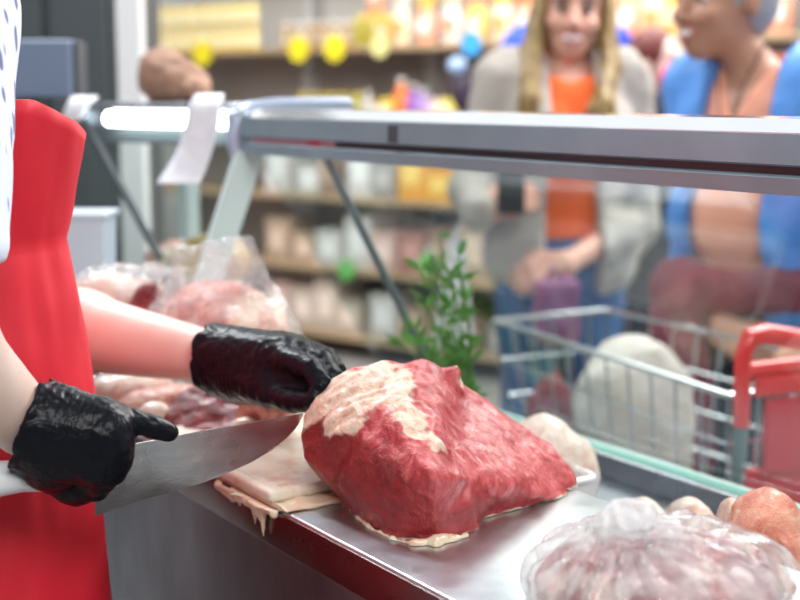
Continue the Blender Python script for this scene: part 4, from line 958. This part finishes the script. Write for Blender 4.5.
# --- the man in blue
mb = at(750, 300, 2.85)
m__, Lm, mh, mR, ms = person('grey-haired man in an open blue jacket and peach polo, turned to the woman', (mb[0], mb[1]), -.80, 1.60, 'skin_tan', 'peach', 'jacket_blue', 'jeans_dark', 'hair_grey',
    [(at(706, 215, 2.94), at(722, 330, 2.68)), (at(880, 225, 2.65), at(838, 352, 2.15))], head_yaw=-1.12, belly=.045, open_w=.088, open_c=.012, neck_lean=(-.06, -.06), hs=1.12, hz=-.002, sleeve2=False,
    hands=[((.5, -.6, -.3), (-.6, -.4, .6)), ((-.6, -.5, .0), (0, -.4, .9))])
m_ = MB()
for o in (0, .016):
    m_.tube([Lm(.075, .035+o, 1.425), Lm(.125, .012+o, 1.408), Lm(.18, .0+o, 1.380), Lm(.225, .0+o, 1.33)], .0048, 8)
m_.build('sleeve_stripes', M['stripe'], m__, True)
MB().tube([Lm(-.05, -.09, 1.42), Lm(-.0, -.15, 1.30), Lm(.025, -.165, 1.16)], .0022, 6).build('neck_cord', M['black'], m__, True)
MB().tube([Lm(.055, -.07, 1.44), Lm(.035, -.135, 1.33), Lm(.028, -.165, 1.16)], .0022, 6).build('neck_cord', M['black'], m__, True)
# maroon garment shape added at his waist for a meat reflection in the glass
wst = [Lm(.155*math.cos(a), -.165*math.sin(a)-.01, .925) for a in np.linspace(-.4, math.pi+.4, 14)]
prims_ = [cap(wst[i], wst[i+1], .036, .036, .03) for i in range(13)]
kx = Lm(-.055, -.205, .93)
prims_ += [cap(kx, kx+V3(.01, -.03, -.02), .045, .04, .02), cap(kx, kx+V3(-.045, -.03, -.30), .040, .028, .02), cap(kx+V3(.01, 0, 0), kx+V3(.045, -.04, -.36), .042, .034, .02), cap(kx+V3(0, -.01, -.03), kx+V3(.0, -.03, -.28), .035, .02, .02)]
blob('reflection_jumper', prims_, .008, M['maroon'], m__, lambda P, d: d-.010*ridged(P*np.array([1, 1, .35]), 18, 7)-.004*fbm(P, 30, 2), pad=.012)
# --- red-haired shopper and the person in royal blue behind
rb_ = at(652, 300, 4.35)
r__, Lr, rh, rR, rs = person('red-haired shopper in dark clothes half hidden between the woman and the man', (rb_[0], rb_[1]), .9, 1.495, 'skin_pale', 'hair_dark', 'jeans_dark', 'jeans_dark', 'hair_red',
    [(at(618, 150, 4.35), at(628, 215, 4.2)), (at(694, 150, 4.4), at(684, 215, 4.3))], head_yaw=.95, h=.012, open_w=.04)
blob('scarf', [ell(at(675, 80, 4.27), (.048, .04, .048))], .01, M['pink'], r__, disp(.006, 20, 2))
bb_ = at(562, 300, 5.25)
person('person in a royal blue top standing directly behind the blonde woman', (bb_[0], bb_[1]), 2.9, 1.80, 'skin_tan', 'royal', 'royal', 'jeans_dark', 'hair_dark',
    [(Vector(at(487, 140, 5.25)), Vector(at(500, 215, 5.1))), (Vector(at(630, 140, 5.25)), Vector(at(610, 215, 5.1)))][::-1], h=.012, open_w=-.1)

# ------------------------------------------------------------------ shopping trolley
cart = empty('shopping_trolley', at(690, 500, 2.2)*V3(1, 1, 0), 'wire shopping trolley with a red handle frame in front of the man', 'shopping trolley')
hA = at(742, 334, 1.95)
ax = V3(.89, .456, 0); fw = V3(-.456, .89, 0)
h0 = at(745, 334, 1.95)
def K(a, f_, z): return V3(h0[0], h0[1], 0)+ax*a+fw*f_+UP*z
zh = h0[2]; Wc = .36
m_ = MB(); m_.tube([K(0, .0, zh-.14), K(-.002, 0, zh-.03), K(.010, 0, zh-.006), K(.04, 0, zh-.003), K(.12, 0, zh-.02), K(Wc-.12, 0, zh-.03), K(Wc-.04, 0, zh-.022), K(Wc-.008, 0, zh-.03), K(Wc, 0, zh-.05), K(Wc, 0, zh-.14)], [.012, .013, .015, .016, .016, .016, .016, .015, .013, .012], 14); m_.build('handle', M['red'], cart, True)
m_ = MB(); m_.tube([K(.012, .02, zh-.062), K(Wc-.012, .02, zh-.062)], .013, 12); m_.build('cross_bar', M['red'], cart, True)
for a in (0, Wc):
    m_ = MB(); m_.tube([K(a, 0, zh-.14), K(a, .01, zh-.32), K(a, .04, .16)], .011, 12); m_.build('side_post', M['strut'], cart, True)
m_ = MB(); m_.hexa([K(a, f_, z) for z in (zh-.22, zh-.105) for a, f_ in ((.045, -.006), (.16, -.006), (.16, .004), (.045, .004))], .003); m_.build('seat_flap', M['redcloth'], cart)
m_ = MB(); m_.hexa([K(a, f_, z) for z in (zh-.10, zh-.072) for a, f_ in ((.03, 0), (.33, 0), (.33, .012), (.03, .012))], .003); m_.build('flap_bar', M['red'], cart)
m_ = MB(); m_.hexa([K(a, f_, z) for z in (zh-.34, zh-.215) for a, f_ in ((-.002, .01), (.37, .01), (.37, .022), (-.002, .022))], .004); m_.build('seat_back', M['redcloth'], cart)
# basket
LB = .78; zt_, zb_ = zh-.10, zh-.46
def ring(f0, z, inset): return [K(inset, .03+inset, z), K(Wc-inset, .03+inset, z), K(Wc-inset-.04, LB-inset, z-0), K(inset+.04, LB-inset, z)]
wm = MB(); T = ring(0, zt_, 0); B_ = ring(0, zb_, .05)
for k in range(4): wm.tube([T[k], T[(k+1) % 4]], .0052, 8); wm.tube([B_[k], B_[(k+1) % 4]], .0045, 8)
for z_ in (.22, .42, .62, .82):
    for k in (0, 1, 2, 3): wm.tube([T[k]*(1-z_)+B_[k]*z_, T[(k+1) % 4]*(1-z_)+B_[(k+1) % 4]*z_], .0024, 6)
for k in range(4):
    nn = 11 if k % 2 else 6
    for i in range(nn+1):
        s = i/nn; wm.tube([T[k]*(1-s)+T[(k+1) % 4]*s, B_[k]*(1-s)+B_[(k+1) % 4]*s], .0022, 6)
for i in range(1, 12):
    s = i/12; wm.tube([B_[0]*(1-s)+B_[3]*s, B_[1]*(1-s)+B_[2]*s], .0022, 6)
wm.build('wire_basket', M['chrome'], cart, True)
cm = MB()
for a in (.03, Wc-.03): cm.tube([K(a, .04, .16), K(a, LB-.1, .13)], .011, 10)
cm.tube([K(.03, .04, .16), K(Wc-.03, .04, .16)], .011, 10); cm.tube([K(.05, LB-.1, .13), K(.05, LB*.75, zb_)], .009, 8); cm.tube([K(Wc-.05, LB-.1, .13), K(Wc-.05, LB*.75, zb_)], .009, 8)
cm.build('chassis', M['chrome'], cart, True)
for a, f_ in ((.03, .06), (Wc-.03, .06), (.06, LB-.12), (Wc-.06, LB-.12)):
    p_ = K(a, f_, .055); m_ = MB(); m_.tube([p_-ax*.014, p_+ax*.014], .055, 18); wh_ = m_.build('wheel', M['black'], cart, True)
    MB().tube([p_+UP*0, p_+UP*.08], .009, 8).build('fork', M['strut'], wh_, True)
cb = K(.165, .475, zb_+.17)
blob('reflection_bag', [ell(cb+UP*.05, (.105, .085, .13)), ell(cb+V3(0, 0, -.06), (.10, .09, .10)), ell(cb+UP*.10, (.09, .075, .09))], .006, M['creamrefl'], None, lambda P, d: np.maximum(d-.010*ridged(P*np.array([1, 1, .5]), 14, 3)-.005*fbm(P, 22, 3), zb_+.006-P[:, 2]), None, 'cream bag shape added in the wire trolley for a reflection in the case glass', 'bag', pad=.014)  # cream reflection in the case glass, built as an added solid bag
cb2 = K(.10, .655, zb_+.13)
blob('reflection_bag', [ell(cb2, (.055, .06, .14))], .006, M['maroon'], None, lambda P, d: np.maximum(d-.008*fbm(P, 16, 3), zb_+.006-P[:, 2]), None, 'dark maroon shape added at the front end of the wire trolley for a glass reflection', 'bag', pad=.01)  # added shape for the maroon patch reflected in the glass

# ================================================================== BUTCHER
BC = V3(-.47, 1.38, 0)
but = empty('person', BC, 'butcher in a red apron and black gloves holding the knife at the left', 'person')
yawb = TH+math.pi/2; Rbu = rotz(yawb)
def T_(a, n_, z): return BC+D*a+N*n_+UP*z
hcB = T_(-.01, -.02, 1.66)
rsh, rel, rwr = T_(-.155, .0, 1.37), at(-66, 340, 1.03), at(26, 424, 1.105)
rsh = V3(-.386, 1.15, 1.36)
lsh, lel, lwr = T_(.155, -.06, 1.36), at(8, 318, 1.63), at(212, 357, 1.445)
body = [ell(T_(0, 0, .93), (.165, .115, .14), Rbu, .04), ell(T_(0, 0, 1.08), (.14, .095, .16), Rbu, .04), ell(T_(0, -.07, 1.25), (.14, .085, .17), Rbu, .04), cap(T_(-.10, -.08, 1.40), T_(.12, -.08, 1.40), .05, .05, .03),
        cap(T_(0, -.07, 1.42), hcB-UP*.06, .055, .052, .03),
        cap(rsh, rel, .048, .042, .03), cap(rel, rwr, .043, .0285, .02), cap(lsh, lel, .050, .044, .03),
        cap(lel, lel*.62+lwr*.38, .045, .0475, .02), cap(lel*.62+lwr*.38, lwr, .0475, .0285, .02)]
for sx in (-1, 1): body += [cap(T_(sx*.085, 0, .90), T_(sx*.09, .01, .49), .09, .06, .03), cap(T_(sx*.09, .01, .49), T_(sx*.095, -.02, .09), .06, .042, .02), cap(T_(sx*.095, -.02, .06), T_(sx*.10, .10, .04), .038, .034, .02)]
body += head_prims(hcB, Rbu, 1.04)
blob('body', body, .0062, M['skin_pale'], but, sockets(hcB, Rbu, 1.04))
face_features(but, hcB, Rbu, 1.04)
blob('hair', [ell(hcB+Rbu@V3(0, .024, .040), (.084, .098, .094), Rbu), ell(hcB+Rbu@V3(0, .055, -.01), (.068, .058, .065), Rbu)], .006, M['hair_dark'], but, lambda P, d: smax(d-.002*fbm(P, 60, 2), -np.maximum(((P-hcB)@Rbu)[:, 1]+.045, ((P-hcB)@Rbu)[:, 2]-.075), .006))
blob('forearm_tattoo', [ell(at(3, 413, 1.072), (.013, .0065, .010))], .0014, pm('tattoo_ink', (.42, .33, .31), .6), but, disp(.001, 90, 2))
# shirt with printed leaves
def shirt_post(P, d):
    arm = (seg_dist(P, [rsh, rel]) < .085) & (P[:, 1] < 1.21) & (P[:, 2] < 1.30)
    d = d-.003*fbm(P, 20, 3, 3); d = smax(d, np.where(arm, 1.192-.9*(P[:, 0]+.36), .96)-P[:, 2], .004)
    return smax(d, P[:, 2]-1.455, .004)
blob('shirt', [ell(T_(0, 0, 1.08), (.152, .108, .18), Rbu, .04), ell(T_(0, -.075, 1.25), (.148, .092, .18), Rbu, .04), cap(T_(-.10, -.08, 1.40), T_(.12, -.08, 1.40), .058, .058, .03),
    cap(rsh, rsh*.30+rel*.70, .064, .056, .03), cap(lsh, lsh*.35+lel*.65, .062, .058, .03)], .006, M['shirt'], but, shirt_post)
blob('trousers', [cap(T_(sx*.085, 0, .90), T_(sx*.09, .01, .49), .102, .074, .03) for sx in (-1, 1)]+[cap(T_(sx*.09, .01, .49), T_(sx*.095, -.02, .10), .074, .058, .02) for sx in (-1, 1)]+[ell(T_(0, 0, .93), (.178, .125, .12), Rbu, .04)], .010, M['jeans_dark'], but, lambda P, d: np.maximum(np.maximum(d, .08-P[:, 2]), P[:, 2]-1.0))
for sx in (-1, 1): blob('shoe', [cap(T_(sx*.095, -.03, .05), T_(sx*.10, .13, .04), .048, .042, .02)], .008, M['shoe'], but, lambda P, d: np.maximum(d, .003-P[:, 2]))
# apron: a wrapped sheet with folds
prof = [(.42, .178), (.60, .170), (.72, .166), (.84, .160), (.95, .154), (1.03, .146), (1.09, .1405), (1.15, .131), (1.20, .141), (1.252, .155), (1.285, .155)]
zs = np.concatenate([np.linspace(.42, 1.253, 90)]); na = 120; psi = np.linspace(-math.radians(165), math.radians(120), na)
V_ = []; Fc = []
for i, z in enumerate(zs):
    hw = np.interp(z, [p[0] for p in prof], [p[1] for p in prof])/.145
    for j, a in enumerate(psi):
        fold = .0035*math.sin(a*7+1.2*math.sin(z*9))*np.clip((1.12-z)*2.2, .12, 1)+.006*float(vn(np.array([[a*2.2, z*5, 0]]), 3)[0])+.002*float(vn(np.array([[a*9, z*22, 0]]), 4)[0])
        ra, rn_ = .205*hw+fold, .122*hw+fold
        zz = z
        if z > 1.20:                       # the bib's top edge rises towards the near side
            zz = 1.20+(z-1.20)*(1+.62*np.clip((-a-.75)/.6, 0, 1))
        V_.append(BC+D*ra*math.sin(a)+N*rn_*math.cos(a)+UP*zz)
for i in range(len(zs)-1):
    for j in range(na-1): q = i*na+j; Fc.append((q, q+1, q+na+1, q+na))
ap = mk('apron', V_, Fc, M['apron'], but); md = ap.modifiers.new('thickness', 'SOLIDIFY'); md.thickness = .0022; md.offset = 0
MB().tube([T_(-.165, .02, 1.27), T_(-.135, .0, 1.38), T_(-.09, -.03, 1.45), T_(-.066, -.08, 1.475), T_(-.045, -.125, 1.485), T_(0, -.145, 1.49), T_(.045, -.125, 1.485), T_(.066, -.08, 1.475), T_(.09, -.03, 1.45), T_(.135, .0, 1.38), T_(.155, .03, 1.25)], .007, 8).build('neck_strap', M['apron'], but, True)
# left glove pressing on the meat
gl = [cap(lwr-(at(212, 357, 1.445)-at(196, 356, 1.455)), at(235, 361, 1.43), .0315, .031, .012), cap(at(245, 372, 1.41), at(300, 380, 1.36), .026, .022, .02), cap(at(270, 378, 1.375), at(312, 384, 1.335), .022, .015, .015), cap(at(290, 365, 1.37), at(318, 378, 1.345), .018, .014, .015)]
gl += [cap(at(222, 356, 1.43), at(284, 355, 1.37), .029, .0215, .02), cap(at(225, 362, 1.44), at(288, 353, 1.40), .028, .0205, .02), cap(at(225, 366, 1.45), at(286, 352, 1.43), .027, .019, .02), cap(at(240, 378, 1.42), at(296, 382, 1.375), .026, .022, .02)]
fg = [[(286, 360, 1.350), (312, 369, 1.320), (322, 385, 1.305), (316, 398, 1.300)], [(296, 352, 1.375), (323, 362, 1.345), (332, 377, 1.325), (327, 389, 1.318)],
      [(298, 348, 1.405), (326, 358, 1.375), (336, 371, 1.350), (333, 381, 1.340)], [(290, 347, 1.435), (312, 352, 1.41), (325, 362, 1.385), (330, 371, 1.370)]]
for ch, r in zip(fg, (.0118, .0118, .0112, .0100)):
    p = [at(*q) for q in ch]
    gl += [cap(p[0], p[1], r*1.2, r, .006), cap(p[1], p[2], r, r*.92, .0025), cap(p[2], p[3], r*.92, r*.80, .0025)]
th_ = [at(*q) for q in ((240, 378, 1.40), (270, 393, 1.355), (294, 401, 1.325), (313, 402, 1.30))]
gl += [cap(th_[0], th_[1], .021, .0155, .012), cap(th_[1], th_[2], .0145, .0125, .003), cap(th_[2], th_[3], .0125, .0095, .003)]
def glovepost(wr, seed, axis_, cut):
    axis_ = axis_/np.linalg.norm(axis_)
    def f(P, d):
        s_ = (P-cut)@axis_
        d = d+.0007*np.sin(s_*2*math.pi/.0062+2.5*vn(P*40, 5))*np.clip(.4+vn(P*30, 6), 0, 1)*np.clip(1-s_/.09, 0, 1)
        d = smax(d-.0035*np.exp(-np.maximum(s_, 0)/.006), -(s_+.003*vn(P*60, 8)), .0015)
        w = np.exp(-(np.linalg.norm(P-wr, axis=1)/.035)**2)
        return d-(.0014*ridged(P+.004*np.stack([vn(P*90, 1), vn(P*90, 2), vn(P*90, 3)], 1), 75, seed)*(.35+1.6*w))-.0006*fbm(P, 160, 2, seed)
    return f
blob('left_glove', gl, .0017, M['glove'], but, glovepost(lwr, 3, at(260, 366, 1.41)-at(199, 357, 1.45), at(213, 358, 1.445)), pad=.004)
# right glove round the knife handle
gr = [cap(at(27, 420, 1.10), at(44, 424, 1.098), .0325, .031, .012)]
gr += [cap(at(40, 420, 1.095), at(98, 420, 1.098), .028, .0195, .02), cap(at(42, 428, 1.092), at(106, 434, 1.090), .028, .019, .02), cap(at(48, 440, 1.094), at(106, 450, 1.090), .026, .018, .02), cap(at(56, 452, 1.098), at(98, 466, 1.094), .022, .0165, .02)]
fr_ = [[(104, 416, 1.100), (132, 421, 1.106), (153, 427, 1.112), (169, 432, 1.116)], [(112, 430, 1.088), (118, 458, 1.098), (104, 479, 1.124), (86, 478, 1.140)],
       [(110, 444, 1.088), (113, 471, 1.098), (97, 488, 1.124), (80, 483, 1.140)], [(100, 462, 1.092), (98, 482, 1.102), (82, 492, 1.124), (68, 487, 1.138)]]
for ch, r in zip(fr_, (.0100, .0115, .0110, .0098)):
    p = [at(*q) for q in ch]; gr += [cap(p[0], p[1], r*1.25, r, .008), cap(p[1], p[2], r, r*.95, .003), cap(p[2], p[3], r*.95, r*.82, .003)]
gr += [cap(at(56, 440, 1.12), at(84, 446, 1.148), .020, .014, .01), cap(at(84, 446, 1.148), at(112, 450, 1.150), .013, .010, .004), cap(at(50, 470, 1.105), at(66, 484, 1.115), .018, .014, .02)]
blob('right_glove', gr, .0016, M['glove'], but, glovepost(at(36, 424, 1.10), 7, at(98, 442, 1.1)-at(32, 418, 1.10), at(33, 418, 1.10)), pad=.004)
# ------------------------------------------------------------------ knife
def Yk(x): return 1.124+(x-95)/208*.158
kn_ = empty('butcher_knife', at(60, 480, 1.124), 'broad butcher knife with a white handle cutting into the beef', 'knife')
sp = [(95, 449), (120, 446.5), (160, 439), (200, 431), (240, 424.5), (275, 418.5), (303, 413.5)]
ed_ = [(303, 416), (297, 427), (288, 437), (272, 450), (252, 462), (230, 472), (205, 482), (175, 491), (145, 499), (118, 508), (93, 517)]
# a grid between spine and edge, thick at the spine and thinning to the edge
nx_, ny_ = 60, 8; vk = []; fk = []
def lerp_poly(pl, x):
    xs = [p[0] for p in pl]; ys = [p[1] for p in pl]; o = np.argsort(xs); return float(np.interp(x, np.array(xs)[o], np.array(ys)[o]))
for side in (-1, 1):
    for i in range(nx_):
        x = 95+(303-95)*i/(nx_-1); ya, yb = lerp_poly(sp, x), lerp_poly(ed_, x)
        for j in range(ny_):
            t = j/(ny_-1); vk.append(at(x, ya+(yb-ya)*t, Yk(x))+V3(-.25, 1, 0)*side*(.0012*(1-t)+.00012))
for i in range(nx_-1):
    for j in range(ny_-1):
        q = i*ny_+j; o = nx_*ny_; fk += [(q, q+ny_, q+ny_+1, q+1), (q+o, q+o+1, q+o+ny_+1, q+o+ny_)]
    fk += [(i*ny_, i*ny_+nx_*ny_, (i+1)*ny_+nx_*ny_, (i+1)*ny_), (i*ny_+ny_-1, (i+1)*ny_+ny_-1, (i+1)*ny_+ny_-1+nx_*ny_, i*ny_+ny_-1+nx_*ny_)]
for j in range(ny_-1):
    for i in (0, nx_-1): q = i*ny_+j; o = nx_*ny_; fk.append((q, q+1, q+1+o, q+o))
mb_ = MB(); mb_.add(vk, fk); mb_.build('blade', M['knife'], kn_, True)
blob('handle', [cap(at(-22, 481, 1.085), at(40, 474, 1.108), .0165, .0125, .01), cap(at(40, 474, 1.108), at(96, 468, 1.124), .0125, .0135, .01), ell(at(-26, 483, 1.085), (.016, .013, .020), None, .01)], .002, M['handle'], kn_)

# ================================================================== CAMERA, LIGHT
cam = bpy.data.cameras.new('camera'); co = bpy.data.objects.new('camera', cam); COL.objects.link(co); sc.camera = co
co.location = (0, 0, CAMZ); co.rotation_euler = (math.pi/2-PITCH, 0, 0)
cam.sensor_width = 36; cam.lens = F/800*36; cam.clip_start = .05
cam.dof.use_dof = True; cam.dof.focus_distance = 1.20; cam.dof.aperture_fstop = 3.9
w = bpy.data.worlds.new('daylight'); sc.world = w; w.use_nodes = True; nt = w.node_tree; bgn = nt.nodes['Background']
tc = nt.nodes.new('ShaderNodeTexCoord'); sx_ = nt.nodes.new('ShaderNodeSeparateXYZ'); nt.links.new(tc.outputs['Generated'], sx_.inputs[0])
cr = ramp(nt, sx_.outputs[2], [(0, (.28, .27, .27)), (.02, (.62, .66, .70)), (.35, (.95, .98, 1.0)), (1, (.85, .90, 1.0))]); nt.links.new(cr, bgn.inputs[0]); bgn.inputs[1].default_value = .88
def area(name, loc, target, size, power, col=(1, 1, 1), sy=None):
    l = bpy.data.lights.new(name, 'AREA'); l.energy = power; l.color = col; l.shape = 'RECTANGLE'; l.size = size; l.size_y = sy or size
    o = bpy.data.objects.new(name, l); COL.objects.link(o); o.location = loc
    o.rotation_euler = (Vector(target)-Vector(loc)).to_track_quat('-Z', 'Y').to_euler(); return o
area('unseen_lamp', (1.6, 3.2, 3.0), (0.1, 1.3, .9), 1.6, 85, (1, .98, .95))
area('unseen_lamp', (-1.0, 2.9, 3.0), (-.2, 1.5, .9), .25, 35, (.93, .97, 1), 1.6)
area('unseen_lamp', (1.0, 5.2, 3.0), (1.2, 5.8, .9), 2.4, 85, (1, .98, .94))
area('unseen_lamp', (-1.2, 4.3, 2.9), (.2, 7, 1.1), 1.0, 60, (1, .97, .94), 2.0)  # fill lamp added in the aisle to brighten the shelving
area('unseen_lamp', (.7, -.7, 3.0), (-.1, 1.3, 1.0), 1.6, 75, (1, .985, .97), 1.6)  # unseen fill lamp added to lighten the camera side
sc.view_settings.view_transform = 'Standard'; sc.view_settings.look = 'None'; sc.view_settings.gamma = 1
sc.view_settings.exposure = .36; sc.view_settings.use_curve_mapping = False
